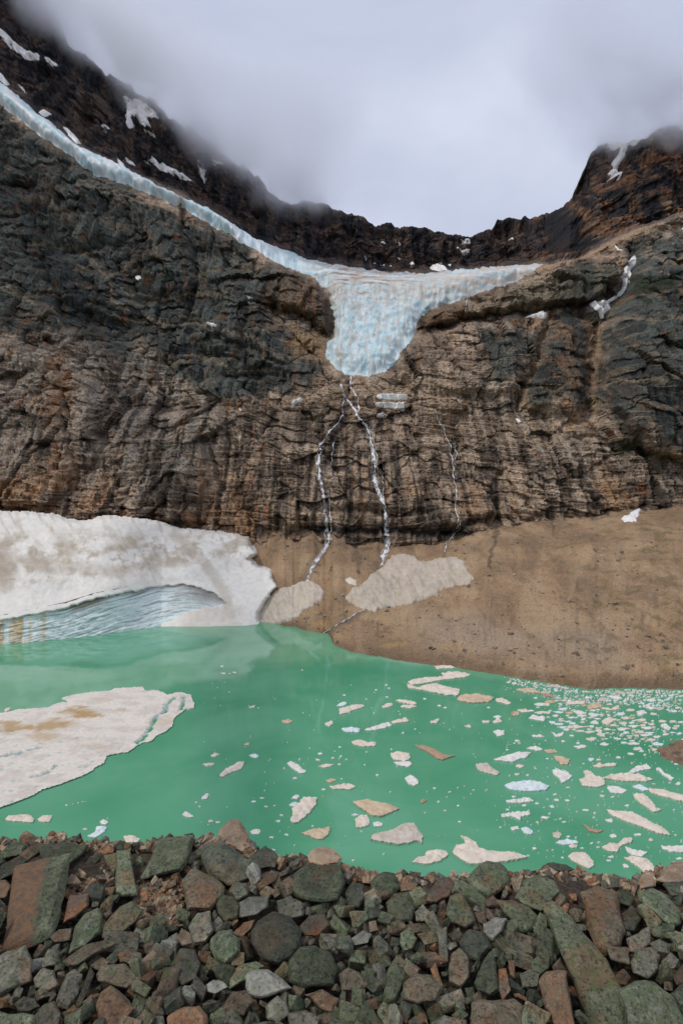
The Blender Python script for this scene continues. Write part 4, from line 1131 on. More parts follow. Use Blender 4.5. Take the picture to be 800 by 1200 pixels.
FLOES = [
 ('pink', [(508, 781), (520, 780), (530, 781), (534, 783), (512, 784)], 'narrow floe closest to the far shore left of the crowded ice'),
 ('pink', [(516, 789), (530, 788), (545, 789), (551, 791), (545, 794), (527, 795), (520, 792)], 'upper right arm of the big V shaped raft of floes'),
 ('pink', [(478, 799), (487, 796), (500, 794), (520, 793), (533, 795), (512, 798), (490, 802), (480, 803)], 'upper long floe of the V shaped raft near the far shore'),
 ('pink', [(476, 801), (490, 806), (498, 803), (510, 801), (522, 805), (538, 808), (537, 815), (526, 815), (515, 813), (500, 810), (488, 808), (478, 806)], 'lower long floe of the V shaped raft near the far shore'),
 ('tan', [(534, 820), (540, 815), (560, 814), (578, 818), (572, 823), (552, 824), (540, 822)], 'tan oval floe just below the right end of the V shaped raft'),
 ('pink', [(580, 819), (588, 818), (600, 824), (595, 826), (582, 822)], 'small slanted floe touching the right end of the tan oval floe'),
 ('pink', [(397, 831), (405, 829), (412, 826), (425, 826), (427, 828), (408, 835), (398, 838)], 'sloping floe in mid lake to the left of two small flat floes'),
 ('blue', [(393, 827), (400, 823), (407, 824), (400, 828)], 'bluish scrap on top of the sloping mid lake floe'),
 ('pink', [(446, 828), (455, 824), (461, 825), (455, 829), (448, 829)], 'small blunt floe left of the pair of flat narrow floes'),
 ('pink', [(462, 820), (475, 821), (488, 823), (487, 826), (478, 825), (468, 823)], 'upper of the pair of flat narrow floes in the middle of the far water'),
 ('pink', [(469, 827), (482, 826), (488, 828), (480, 830), (470, 829)], 'lower of the pair of flat narrow floes in the middle of the far water'),
 ('white', [(427, 855), (440, 851), (455, 846), (459, 850), (445, 855), (430, 857)], 'wedge of ice pointing left at a small tan floe end'),
 ('pink', [(458, 846), (475, 841), (479, 845), (468, 847), (461, 848)], 'small floe touching the right tip of the pointed wedge'),
 ('blue', [(400, 854), (412, 852), (422, 855), (420, 858), (405, 858)], 'bluish oval floe left of the pointed wedge'),
 ('pink', [(412, 869), (420, 867), (430, 870), (441, 870), (440, 874), (425, 875), (414, 873)], 'bone shaped pink floe under the bluish oval one'),
 ('brown', [(484, 873), (495, 874), (508, 878), (520, 885), (533, 886), (518, 891), (512, 889), (500, 881)], 'brown boomerang shaped floe in the middle of the lake'),
 ('pink', [(457, 883), (465, 881), (480, 883), (480, 890), (470, 892), (460, 890)], 'upper half of the split floe left of the brown boomerang floe'),
 ('white', [(461, 893), (480, 892), (482, 896), (478, 899), (465, 896)], 'lower half of the split floe left of the brown boomerang floe'),
 ('pink', [(576, 845), (585, 842), (588, 846), (578, 848)], 'squarish floe right below a tiny blue scrap, left of the ice crowd'),
 ('white', [(577, 840), (583, 838), (588, 840), (583, 842)], 'tiny bluish white floe just above the squarish one'),
 ('pink', [(564, 845), (574, 844), (573, 847), (566, 847)], 'small flat floe left of the squarish floe'),
 ('white', [(577, 857), (590, 856), (591, 861), (582, 863)], 'rounded white floe below the squarish floe'),
 ('pink', [(543, 850), (550, 849), (552, 852), (545, 852)], 'small floe halfway between the pointed wedge and the rounded white floe'),
 ('pink', [(504, 845), (510, 843), (515, 842), (512, 847), (504, 848)], 'small upright bit of ice right of the pointed wedge'),
 ('grey', [(557, 896), (570, 894), (576, 900), (585, 905), (582, 909), (570, 906), (560, 903)], 'grey knobbly floe with brown dirt left of the long white shield'),
 ('white', [(577, 891), (595, 885), (610, 882), (622, 882), (618, 887), (600, 893), (585, 892)], 'leaf shaped white floe above the grey knobbly one'),
 ('tan', [(648, 886), (655, 886), (667, 890), (664, 896), (657, 896), (650, 890)], 'white floe with one tan corner at the upper middle right'),
 ('pink', [(693, 897), (705, 896), (722, 894), (722, 897), (700, 900)], 'flat long floe right of the tan cornered one'),
 ('blue', [(590, 921), (598, 918), (610, 916), (625, 916), (643, 921), (640, 926), (620, 928), (605, 927), (595, 925)], 'large pale blue shield of ice right of centre'),
 ('white', [(647, 903), (653, 901), (657, 905), (662, 903), (670, 910), (665, 914), (657, 918), (655, 912), (648, 908)], 'jagged white floe above right of the pale blue shield'),
 ('pink', [(678, 914), (686, 911), (683, 904), (687, 903), (692, 905), (697, 910), (707, 912), (708, 920), (697, 923), (682, 921)], 'round pink floe with a stub sticking up, right part of the lake'),
 ('pink', [(706, 912), (715, 908), (735, 907), (750, 909), (765, 914), (755, 916), (730, 916), (715, 914)], 'long spindle shaped floe touching the round pink one'),
 ('white', [(710, 922), (720, 921), (735, 926), (728, 930), (715, 929)], 'rounded white floe under the spindle shaped one'),
 ('white', [(735, 906), (745, 898), (757, 896), (763, 901), (750, 903), (742, 906)], 'white arched floe above the spindle shaped one'),
 ('white', [(767, 900), (772, 900), (778, 906), (790, 912), (785, 915), (777, 909)], 'curved white sliver near the right rocky point'),
 ('blue', [(740, 921), (752, 920), (760, 925), (752, 927)], 'small bluish floe at the upper left end of the long slanting right edge floe'),
 ('pink', [(760, 924), (775, 926), (790, 930), (815, 936), (815, 944), (785, 936), (770, 932), (760, 928)], 'long slanting pink floe running out of the right frame edge'),
 ('pink', [(741, 931), (755, 931), (762, 938), (768, 947), (775, 949), (765, 952), (755, 945), (745, 938)], 'stubby pink floe with a hooked foot left of the right edge floe'),
 ('pink', [(710, 949), (720, 951), (740, 952), (755, 960), (775, 970), (785, 979), (770, 977), (750, 969), (730, 962), (715, 955)], 'longest leaf shaped pink floe slanting down to the right'),
 ('white', [(709, 960), (717, 959), (717, 964), (709, 962)], 'little white lump below the left tip of the longest leaf shaped floe'),
 ('white', [(592, 938), (605, 937), (620, 935), (624, 939), (605, 941), (595, 941)], 'thin white floe under the pale blue shield'),
 ('white', [(585, 955), (600, 953), (620, 951), (621, 955), (610, 957), (609, 961), (600, 957), (588, 958)], 'white bar of ice with a brown drip below the thin white floe'),
 ('blue', [(610, 970), (617, 969), (624, 974), (622, 978), (613, 976)], 'small blue oval floe left of the tan crumbly ice'),
 ('white', [(597, 970), (606, 968), (608, 971), (600, 973)], 'small flat white floe left of the small blue oval floe'),
 ('brown', [(682, 965), (688, 968), (692, 971), (700, 973), (707, 973), (700, 976), (690, 974)], 'crumbly orange brown scrap below the middle right water'),
 ('blue', [(650, 988), (657, 985), (665, 984), (677, 986), (677, 988), (660, 990)], 'thin bluish floe above the pink block close to the stony crest'),
 ('grey', [(647, 976), (653, 974), (658, 978), (654, 983), (648, 981)], 'crumpled lump with a dark spot above the thin bluish floe'),
 ('pink', [(665, 990), (676, 990), (675, 993), (668, 993)], 'small rounded floe right under the thin bluish floe'),
 ('pink', [(704, 993), (715, 988), (725, 989), (730, 982), (740, 982), (740, 987), (727, 991), (722, 999), (710, 997)], 'fish shaped floe with a raised tail'),
 ('white', [(732, 992), (745, 997), (758, 998), (752, 1004), (740, 1002), (733, 997)], 'boat shaped floe right below the fish shaped one'),
 ('white', [(713, 978), (720, 977), (723, 980), (716, 982)], 'small white lump above the fish shaped floe'),
 ('white', [(742, 977), (751, 977), (750, 979), (744, 979)], 'thin white sliver right of the raised tail of the fish shaped floe'),
 ('pink', [(665, 1004), (670, 999), (685, 999), (693, 1007), (696, 1014), (690, 1018), (680, 1014), (670, 1009)], 'blocky pink floe close above the stony crest on the right'),
 ('pink', [(730, 1005), (745, 1004), (758, 1007), (766, 1015), (766, 1025), (755, 1028), (750, 1018), (738, 1010)], 'hooked pink floe nearest the stony crest on the right'),
 ('white', [(774, 991), (785, 993), (792, 991), (803, 992), (803, 999), (785, 998), (776, 995)], 'ragged white floe at the right frame edge above the crest'),
 ('white', [(728, 1012), (735, 1013), (737, 1016), (730, 1016)], 'small white floe left of the hooked one'),
 ('pink', [(529, 1000), (534, 991), (545, 989), (544, 985), (539, 980), (549, 983), (558, 989), (560, 994), (568, 997), (580, 999), (600, 999), (618, 1005), (600, 1009), (570, 1012), (550, 1013), (540, 1008)], 'largest floe near the crest, white with a notch and long pointed right arm'),
 ('pink', [(482, 1011), (490, 1005), (498, 1003), (499, 998), (510, 996), (522, 997), (525, 1002), (515, 1009), (500, 1013)], 'pinkish floe left of the largest notched floe'),
 ('grey', [(433, 984), (438, 978), (450, 975), (460, 973), (472, 966), (484, 965), (490, 973), (495, 980), (494, 989), (488, 985), (480, 988), (465, 990), (448, 987)], 'whale shaped floe covered in brown gravel on its left half'),
 ('tan', [(412, 940), (418, 939), (430, 937), (440, 940), (455, 943), (468, 948), (458, 952), (447, 957), (435, 956), (425, 949)], 'clean edged tan floe with two pointed ends'),
 ('pink', [(416, 960), (422, 956), (430, 955), (433, 962), (432, 967), (422, 970), (417, 970)], 'pink block between the tan pointed floe and the gravel covered one'),
 ('white', [(436, 964), (442, 963), (448, 964), (448, 968), (438, 968)], 'small white lump touching the right of the pink block'),
 ('blue', [(411, 955), (416, 953), (420, 955), (414, 956)], 'small blue crumb left of the pink block'),
 ('pink', [(386, 922), (400, 919), (410, 919), (417, 922), (410, 925), (390, 925)], 'flat floe in the middle distance left of the tan pointed one'),
 ('white', [(474, 912), (480, 908), (486, 911), (491, 917), (485, 921), (477, 918)], 'white floe with a dark dimple below the split floe'),
 ('pink', [(290, 829), (295, 827), (300, 826), (298, 829)], 'lone small floe right of the ice sheet tip'),
 ('tan', [(329, 845), (336, 843), (343, 845), (337, 848), (331, 847)], 'tan lens shaped floe right of the big ice sheet'),
 ('pink', [(380, 848), (388, 844), (391, 847), (386, 851), (381, 850)], 'blunt pale floe left of the bluish oval floe'),
 ('pink', [(246, 885), (254, 882), (258, 884), (250, 887)], 'upper of two small floes below the ice sheet edge'),
 ('pink', [(237, 895), (250, 894), (252, 896), (242, 898)], 'lower of two small floes below the ice sheet edge'),
 ('pink', [(257, 909), (265, 901), (272, 898), (280, 893), (287, 893), (283, 901), (270, 906), (259, 911)], 'ragged grey edged floe slanting upward, below the ice sheet'),
 ('blue', [(292, 885), (298, 883), (303, 885), (301, 888), (295, 887)], 'tiny blue rimmed floe above right of the slanting ragged one'),
 ('white', [(336, 895), (341, 892), (350, 897), (359, 905), (352, 907), (343, 901)], 'white thumb shaped floe slanting down right'),
 ('tan', [(285, 872), (292, 870), (293, 873), (288, 873)], 'tiny tan floe above the blue rimmed one'),
 ('pink', [(373, 898), (385, 895), (391, 896), (380, 900)], 'thin floe right of the white thumb shaped one'),
 ('tan', [(381, 914), (388, 912), (394, 914), (386, 917)], 'small tan edged floe left above the flat middle floe'),
 ('white', [(341, 935), (347, 931), (351, 932), (348, 936)], 'small blue white floe above the tall pink block'),
 ('blue', [(338, 943), (345, 940), (350, 941), (344, 945)], 'small blue floe touching the left of the tall pink block'),
 ('pink', [(340, 963), (343, 954), (342, 948), (350, 942), (355, 935), (371, 935), (370, 943), (362, 953), (350, 964), (343, 965)], 'tall pink block of ice left of the tan pointed floe'),
 ('tan', [(352, 977), (365, 972), (378, 971), (387, 969), (385, 978), (378, 983), (372, 984), (360, 979)], 'tan arrowhead floe near the pale boulder on the crest'),
 ('white', [(293, 974), (300, 971), (306, 973), (304, 977), (296, 978)], 'white oval floe right of the tan boulder on the crest'),
 ('white', [(236, 935), (243, 929), (245, 931), (242, 936), (237, 937)], 'small upright white floe above a little crumb'),
 ('white', [(213, 954), (218, 951), (224, 954), (228, 957), (220, 958)], 'white mound of ice left of the pair of little crumbs'),
 ('pink', [(6, 960), (15, 956), (35, 955), (41, 960), (38, 964), (25, 963), (10, 962)], 'left of two joined floes near the lower left shore'),
 ('pink', [(43, 960), (50, 956), (62, 955), (58, 963), (48, 963)], 'right of two joined floes near the lower left shore'),
 ('blue', [(102, 980), (112, 975), (113, 969), (120, 968), (126, 970), (120, 977), (110, 982)], 'pale blue twisted floe just behind the crest on the left'),
 ('white', [(117, 963), (122, 960), (127, 963), (124, 966), (119, 966)], 'small round floe with an orange cap on the left'),
 ('pink', [(144, 980), (155, 979), (164, 983), (160, 987), (148, 987)], 'white floe half hidden by the crest on the left'),
 ('pink', [(4, 833), (10, 829), (14, 830), (8, 834)], 'small floe off the upper left edge of the ice sheet'),
 ('tan', [(603, 808), (618, 807), (628, 809), (632, 812), (618, 812)], 'tan topped flat floe at the left end of the shore ice'),
 ('brown', [(630, 812), (645, 814), (652, 818), (640, 816)], 'thin brownish floe behind the tan topped flat one'),
 ('pink', [(605, 832), (615, 831), (621, 834), (612, 835)], 'small oval floe at the left limit of the ice crowd'),
 ('white', [(619, 842), (624, 837), (630, 840), (638, 840), (638, 845), (628, 844)], 'lumpy white floe with two humps at the left of the ice crowd'),
 ('pink', [(662, 823), (680, 822), (685, 820), (684, 825), (668, 826)], 'long pink floe in the upper ice crowd'),
 ('tan', [(687, 828), (690, 825), (702, 824), (706, 828), (700, 830), (688, 831)], 'tan chunk in the middle of the upper ice crowd'),
 ('pink', [(702, 829), (715, 831), (724, 826), (725, 831), (712, 833)], 'pink floe with a raised right end beside the tan chunk'),
 ('pink', [(704, 845), (710, 842), (718, 842), (718, 846), (712, 849), (705, 848)], 'pink chunk in the lower ice crowd'),
 ('pink', [(662, 852), (675, 850), (687, 852), (675, 854)], 'flat pink strip left in the ice crowd'),
 ('white', [(622, 862), (633, 861), (636, 863), (624, 864)], 'flat white floe left below the ice crowd'),
 ('white', [(645, 857), (652, 861), (660, 857), (659, 862), (651, 864)], 'white U shaped floe left below the ice crowd'),
 ('white', [(616, 877), (626, 874), (636, 878), (630, 880)], 'small white floe with pointed ends above the leaf shaped one'),
 ('tan', [(637, 879), (648, 878), (653, 881), (642, 883)], 'small tan floe beside the white one with pointed ends'),
 ('white', [(712, 815), (722, 816), (729, 818), (724, 820), (715, 818)], 'flat floe hugging the far right shore ice'),
 ('white', [(745, 834), (752, 832), (758, 835), (752, 838), (746, 837)], 'separate bluish white floe right of the ice crowd'),
 ('white', [(755, 829), (762, 828), (769, 830), (762, 832)], 'flat separate floe under the far right shore ice'),
 ('white', [(773, 850), (779, 848), (785, 852), (784, 856), (777, 854)], 'round lump at the right end of the ice crowd'),
 ('tan', [(600, 835), (606, 834), (608, 838), (601, 839)], None),
 ('brown', [(597, 835), (603, 834), (606, 837), (600, 839)], 'small dark brown floe left of the two humped one'),
 ('brown', [(491, 938), (497, 936), (500, 938), (494, 941)], 'tiny brown and blue crumb right of the tan pointed floe'),
]
def short(lab):
    w_ = lab.replace(',', ' ,').split()
    stop = {',', 'of', 'on', 'with', 'under', 'above', 'below', 'beside', 'right', 'left', 'near', 'between', 'in', 'at', 'touching', 'beneath', 'just', 'directly', 'behind', 'leaning', 'lying', 'sitting', 'standing', 'close', 'closest', 'halfway', 'slanting', 'running', 'off', 'hugging', 'nearest', 'half', 'over', 'wedged', 'pointing', 'breaking', 'rising', 'like', 'inside'}
    out_ = []
    for i, x_ in enumerate(w_):
        if x_ in stop and i >= 2:
            break
        out_.append(x_)
    return ' '.join(out_[:8])
def near_word(px, py, lst):
    best = min(lst, key=lambda q: ((px - q[0]) ** 2 + (1.3 * (py - q[1])) ** 2) ** 0.5 - 0.5 * min(q[2], q[3]))
    dx, dy = px - best[0], (py - best[1])
    rel = ('right of' if dx > 0 else 'left of') if abs(dx) > abs(dy) * 1.1 else ('in front of' if dy > 0 else 'behind')
    return rel + ' the ' + best[4]
fi = 0
taken = []
for k, (kind, poly, lab) in enumerate(FLOES):
    out = rag(poly, 0.9, 0.95, k * 3.1)
    sz = max(np.ptp(out[:, 0]), np.ptp(out[:, 1]))
    near = np.mean([p[1] for p in poly])
    h = 0.38 + 0.05 * min(sz, 12)
    taken.append((np.mean([p[0] for p in poly]), near, 0.5 * np.ptp([p[0] for p in poly]), 0.5 * np.ptp([p[1] for p in poly])))
    cdt_slab('ice_floe', out, h, 0.55 if sz < 8 else 0.7, icecol(kind, k), M_FLOE, 0.4, 1.0, k,
             label=lab or 'tiny tan floe beside the dark brown one', cat='ice floe', group='ice floes on the lake')

# --- small fragments: the larger ones are floes of their own, the crumbs are one mass
frg = []
def try_add(px, py, w, h, kind, crowd, sep=0.75):
    for (ax, ay, aw, ah) in taken:
        if abs(ax - px) < (aw + w) * sep and abs(ay - py) < (ah + h) * sep + 0.3:
            return
    taken.append((px, py, w, h))
    frg.append((px, py, w, h, kind, crowd))
rr = np.random.default_rng(21)
def shore_at(px):
    return float(np.interp(px, SX, shore_y))
for _ in range(900):      # belt along the far right shore
    px = 592 + 225 * rr.random() ** 0.75
    t_ = rr.random() ** 1.5
    wdt = 5 + 17 * sst(600, 640, np.array(px)) * (0.55 + 0.6 * sst(700, 800, np.array(px)))
    if 665 < px < 710 and rr.random() < 0.4:
        continue
    py = shore_at(px) + 2.0 + t_ * float(wdt)
    w = rr.uniform(1.2, 3.0) * (1 if rr.random() < 0.8 else 2.6)
    try_add(px, py, w, w * rr.uniform(0.28, 0.5), rr.choice(['white', 'white', 'blue', 'grey']), 0, 0.62)
for _ in range(620):      # crowd slanting down to the right
    t_ = rr.random()
    px = 640 + 155 * t_ + rr.normal(0, 10)
    py = 822 + 50 * t_ + rr.normal(0, 11)
    if py < shore_at(px) + 12 or (px > 772 and py > 862):
        continue
    w = rr.uniform(1.6, 7.5)
    try_add(px, py, w, w * rr.uniform(0.2, 0.42), rr.choice(['white', 'pink', 'pink', 'blue', 'tan'], p=[.4, .25, .15, .12, .08]), 1, 0.7)
for _ in range(260):      # loose pieces over the right half
    px = rr.uniform(590, 800)
    py = rr.uniform(850, 1010)
    w = rr.uniform(0.8, 4.2) * (1 if rr.random() < 0.75 else 1.6)
    try_add(px, py, w, w * rr.uniform(0.3, 0.5), rr.choice(['white', 'pink', 'blue']), 2, 1.1)
for _ in range(95):
    px = rr.uniform(390, 600)
    py = rr.uniform(800, 1010)
    w = rr.uniform(0.7, 2.6)
    try_add(px, py, w, w * rr.uniform(0.35, 0.5), rr.choice(['white', 'pink', 'blue']), 3, 1.3)
for (px, py) in ((269, 789), (275, 788), (260, 781), (354, 785), (262, 789), (310, 926), (307, 935), (297, 939), (312, 945), (322, 944), (330, 955), (326, 962), (336, 978), (318, 981),
                 (247, 962), (255, 963), (230, 940), (234, 945), (78, 943), (86, 942), (92, 941), (97, 939), (100, 939), (126, 959), (100, 971), (372, 890), (398, 875), (392, 880), (345, 991),
                 (320, 996), (345, 912), (333, 900), (351, 890), (244, 966), (366, 968), (379, 925), (390, 888), (375, 883)):
    w = rr.uniform(1.0, 3.4)
    try_add(px, py, w, w * 0.42, rr.choice(['white', 'pink', 'blue']), 4, 0.5)
def frag_outline(px, py, w, h, r_):
    n = 11
    a_ = np.sort(r_.uniform(0, 2 * np.pi, n)) if False else np.linspace(0, 2 * np.pi, n, endpoint=False) + r_.uniform(-.25, .25, n)
    rd = r_.uniform(0.5, 1.15, n)
    sk = r_.uniform(-0.35, 0.35)
    qx_ = px + w * rd * np.cos(a_) + sk * h * np.sin(a_)
    qy_ = py + h * rd * np.sin(a_)
    X_, Y_ = water_pt(qx_, qy_, 0.15)
    return np.column_stack([X_, Y_])
frefs = [(*taken[i][:4], short(FLOES[i][2] or 'tiny tan floe')) for i in range(len(FLOES))]
frg.sort(key=lambda f: -f[2] * f[3] * (1 + (f[5] >= 2) * 0.6))
NB = 300 - len(FLOES)
LB = ['small ice fragment packed in the white belt along the far right shore', 'small ice fragment in the slanting crowd below the far right shore belt',
      'small loose ice fragment drifting in the open water of the right half', 'small ice crumb drifting in open water in the middle of the lake',
      'small ice crumb drifting in open water left of the middle']
GB = ['ice fragments in the far shore belt', 'ice fragments in the slanting crowd', 'loose ice fragments on the right', 'ice crumbs in the middle', 'ice crumbs on the left']
LC = {'white': 'clean white ', 'pink': 'pinkish ', 'blue': 'bluish ', 'grey': 'greyish ', 'tan': 'tan '}
for i, (px, py, w, h, kind, cw) in enumerate(frg[:NB]):
    out = frag_outline(px, py, w, h, rr)
    cdt_slab('ice_floe', out, rr.uniform(0.18, 0.5), 0, icecol(str(kind), i), M_FLOE, 0.3, 0.6, i, label=LC[str(kind)] + 'ice fragment ' + near_word(px, py, frefs), cat='ice floe', group=GB[cw])
def crumbs(lst, name, label):
    VV, FF, CC = [], [], []
    nv = 0
    for (px, py, w, h, kind, cw) in lst:
        out = frag_outline(px, py, w, h, rr)
        n = len(out)
        zt = rr.uniform(0.12, 0.4)
        c0 = out.mean(0)
        top_ = np.column_stack([c0 + (out - c0) * 0.8, zt * rr.uniform(0.6, 1.1, n)])
        low_ = np.column_stack([out, np.full(n, -0.2)])
        VV += [top_, low_, [[*c0, zt * 1.1]]]
        for i in range(n):
            j = (i + 1) % n
            FF += [(nv + i, nv + n + i, nv + n + j), (nv + i, nv + n + j, nv + j), (nv + 2 * n, nv + i, nv + j)]
        CC.append(np.tile(np.array(ICE[str(kind)]), (2 * n + 1, 1)))
        nv += 2 * n + 1
    if VV:
        add_obj(name, mesh_np(name, np.concatenate(VV), np.array(FF), False, np.concatenate(CC)), M_FLOE, kind='stuff', label=label)
tiny = []
for _ in range(900):
    u_ = rr.random()
    if u_ < 0.4:
        px = 590 + 220 * rr.random() ** 0.8
        py = shore_at(px) + 1.2 + 16 * rr.random() ** 1.3
    elif u_ < 0.65:
        t_ = rr.random()
        px, py = 640 + 155 * t_ + rr.normal(0, 16), 822 + 50 * t_ + rr.normal(0, 14)
    elif u_ < 0.9:
        px, py = rr.uniform(590, 800), rr.uniform(840, 1010)
    else:
        px, py = rr.uniform(230, 600), rr.uniform(790, 1005)
    if py < shore_at(min(max(px, 0), 980)) + 1:
        continue
    w = rr.uniform(0.35, 1.1)
    tiny.append((px, py, w, w * 0.45, rr.choice(['white', 'pink', 'blue']), 9))
crumbs(frg[NB:] + tiny, 'brash_ice', 'countless tiny ice crumbs between the floes')

# ================================================================== BOULDER GRAVEL ON THE SCREE, POINT ON THE RIGHT
def hull_mesh(seed, n=14, flat=0.7):
    r_ = np.random.default_rng(seed)
    p = r_.normal(size=(n, 3))
    p /= np.linalg.norm(p, axis=1)[:, None]
    p = np.sign(p) * np.abs(p) ** 0.75
    p *= r_.uniform(0.8, 1.1, (n, 1))
    p[:, 2] *= flat
    bm = bmesh.new()
    for q in p:
        bm.verts.new(q)
    g = bmesh.ops.convex_hull(bm, input=bm.verts)
    bmesh.ops.delete(bm, geom=[v for v in bm.verts if not v.link_faces], context='VERTS')
    bmesh.ops.triangulate(bm, faces=bm.faces)
    V = np.array([v.co[:] for v in bm.verts])
    bm.verts.index_update()
    F = np.array([[v.index for v in f.verts] for f in bm.faces])
    bm.free()
    return V, F
def box_hull(seed):
    r_ = np.random.default_rng(seed)
    V = np.array([(a_, b_, c_) for a_ in (-1, 1) for b_ in (-1, 1) for c_ in (-1, 1)], float) * (0.95, 0.8, 0.6)
    V = V * r_.uniform(0.5, 1.1, V.shape) + r_.normal(0, 0.1, V.shape)
    bm = bmesh.new()
    for q in V:
        bm.verts.new(q)
    bmesh.ops.convex_hull(bm, input=bm.verts)
    bmesh.ops.delete(bm, geom=[v for v in bm.verts if not v.link_faces], context='VERTS')
    bmesh.ops.triangulate(bm, faces=bm.faces)
    bm.verts.index_update()
    out = np.array([v.co[:] for v in bm.verts]), np.array([[v.index for v in f.verts] for f in bm.faces])
    bm.free()
    return out
BASEH = [hull_mesh(s, 10, 0.6) for s in range(4)] + [box_hull(s) for s in range(8)]
def scatter(name, pos, size, cols, mat, label, r_, stretch=0.5):
    VV, FF, CC = [], [], []
    nv = 0
    for i in range(len(pos)):
        V, F = BASEH[int(r_.integers(12))]
        e_ = Matrix.Rotation(r_.uniform(0, 6.28), 3, 'Z') @ Matrix.Rotation(r_.uniform(-.9, .9), 3, 'X') @ Matrix.Rotation(r_.uniform(-.9, .9), 3, 'Y')
        sc_ = size[i] * r_.uniform(1 - stretch, 1 + stretch, 3)
        VV.append((V * sc_) @ np.array(e_).T + pos[i])
        FF.append(F + nv)
        nv += len(V)
        CC.append(np.tile(cols[i], (len(V), 1)))
    return add_obj(name, mesh_np(name, np.concatenate(VV), np.concatenate(FF), False, np.concatenate(CC)), mat, kind='stuff', label=label)
r_ = np.random.default_rng(5)
nb = 9000
ii = (r_.random(nb) ** 1.0 * (len(SX) - 1)).astype(int)
vv = (r_.random(nb) ** 1.5 * 0.62 + 0.045)
jj = (vv * (NS - 1)).astype(int)
pos = SP[jj, ii] + np.array([0, 0, -0.05])
ok = (pos[:, 2] > 0.1) & (fbm(pos[:, 0] / 22, pos[:, 1] / 30, 0, 4, 1690) > -0.05 + 0.5 * (r_.random(nb) - 0.6))
pos = pos[ok] + np.column_stack([r_.normal(0, 0.6, ok.sum()), r_.normal(0, 0.3, ok.sum()), np.zeros(ok.sum())])
size = 0.2 + 1.1 * r_.random(len(pos)) ** 6
tones = np.array([(0.32, 0.25, 0.18), (0.26, 0.20, 0.15), (0.19, 0.15, 0.12), (0.40, 0.33, 0.26), (0.30, 0.20, 0.13)])
M_STONE = mat_face('scree_stone', 0.3, 0.9, 2.0, (1, 1, 1), 0.3)
scatter('scree_boulders', pos, size, tones[r_.integers(0, 5, len(pos))], M_STONE, 'loose stones strewn over the scree slope', r_)

# rocky point entering at the right edge
pgx, pgy = np.meshgrid(np.linspace(62, 120, 150), np.linspace(138, 196, 120))
dd = np.hypot((pgx - 116) / 24, (pgy - 164) / 13) + 0.16 * fbm(pgx / 6, pgy / 6, 0, 4, 1700)
pz = 5.5 * sst(1.0, 0.25, dd) + 0.8 * fbm(pgx / 4, pgy / 4, 0, 4, 1710) * sst(1.05, 0.8, dd) - 0.8 * sst(0.9, 1.1, dd)
pc = np.empty(pgx.shape + (3,))
pc[:] = (0.26, 0.18, 0.12)
pc = mixc(pc, (0.13, 0.10, 0.08), sst(0, 0.5, fbm(pgx / 3, pgy / 3, 0, 4, 1720)))
add_obj('rocky_point', grid_mesh('rocky_point', np.stack([pgx, pgy, pz], -1), False, pc, dd < 1.25), M_SCREE, kind='structure', label='brown rocky point entering the lake at the right edge')

# ================================================================== THE MORAINE CREST IN FRONT
CREST = [(-200, 990), (0, 990), (30, 985), (60, 981), (110, 990), (160, 992), (200, 984), (240, 985), (280, 990), (310, 1003), (350, 1008), (400, 1020), (450, 1027),
         (550, 1030), (600, 1028), (640, 1022), (680, 1025), (710, 1032), (745, 1034), (780, 1020), (1000, 1010)]
ZP = 67.0
def crest_Y(x):
    # iterate: x = (px-400)/FOC*Y, Y = (EYE-ZP)*FOC/(py-600)
    px = 400 + x / 4.9 * FOC
    for _ in range(4):
        Yc = (EYE - ZP) * FOC / (itp(px, CREST) - 600)
        px = 400 + x / Yc * FOC
    return Yc
def ground_z(x, y):
    yc = crest_Y(x)
    z = ZP - 0.17 + 0.05 * fbm(x / 0.5, y / 0.5, 0, 3, 1800) + 0.03 * fbm(x / 0.09, y / 0.09, 0, 3, 1805)
    z = z + 0.11 * sst(0.55, 0.2, np.abs(y - yc + 0.1))
    over = np.maximum(y - (yc - 0.02), 0)
    z = z - 0.72 * (np.sqrt(over ** 2 + 0.02) - 0.1414)
    z = z + np.clip(over / 12, 0, 1) * 0.9 * fbm(x / 7, y / 7, 0, 4, 1810)
    back = np.maximum(1.5 - y, 0)
    z = z + 0.10 * np.minimum(back, 2.0) * 0 - 0.15 * np.maximum(back - 6, 0)
    return np.maximum(z, -5)
u_ = np.linspace(-1, 1, 260)
mxs = np.sign(u_) * (np.exp(np.abs(u_) * 5.2) - 1) / (np.exp(5.2) - 1) * 260
mys = np.concatenate([np.linspace(-120, 1.0, 30), np.arange(1.1, 6.5, 0.04), 6.5 + (np.exp(np.linspace(0.02, 1, 70) * 4) - 1) / (np.exp(4) - 1) * 100])
mX, mY = np.meshgrid(mxs, mys)
mZ = ground_z(mX, mY)
mc = np.empty(mX.shape + (3,))
mc[:] = (0.06, 0.046, 0.034)
mc = mixc(mc, (0.12, 0.085, 0.055), sst(0, 0.5, fbm(mX / 0.4, mY / 0.4, 0, 4, 1820)))
M_SOIL = mat_face('moraine_soil', 0.4, 0.95, 30.0, (20, 20, 20), 0.02)
add_obj('moraine_ridge', grid_mesh('moraine_ridge', np.stack([mX, mY, mZ], -1), False, mc), M_SOIL, kind='structure', label='bare soil of the moraine ridge under the boulders')

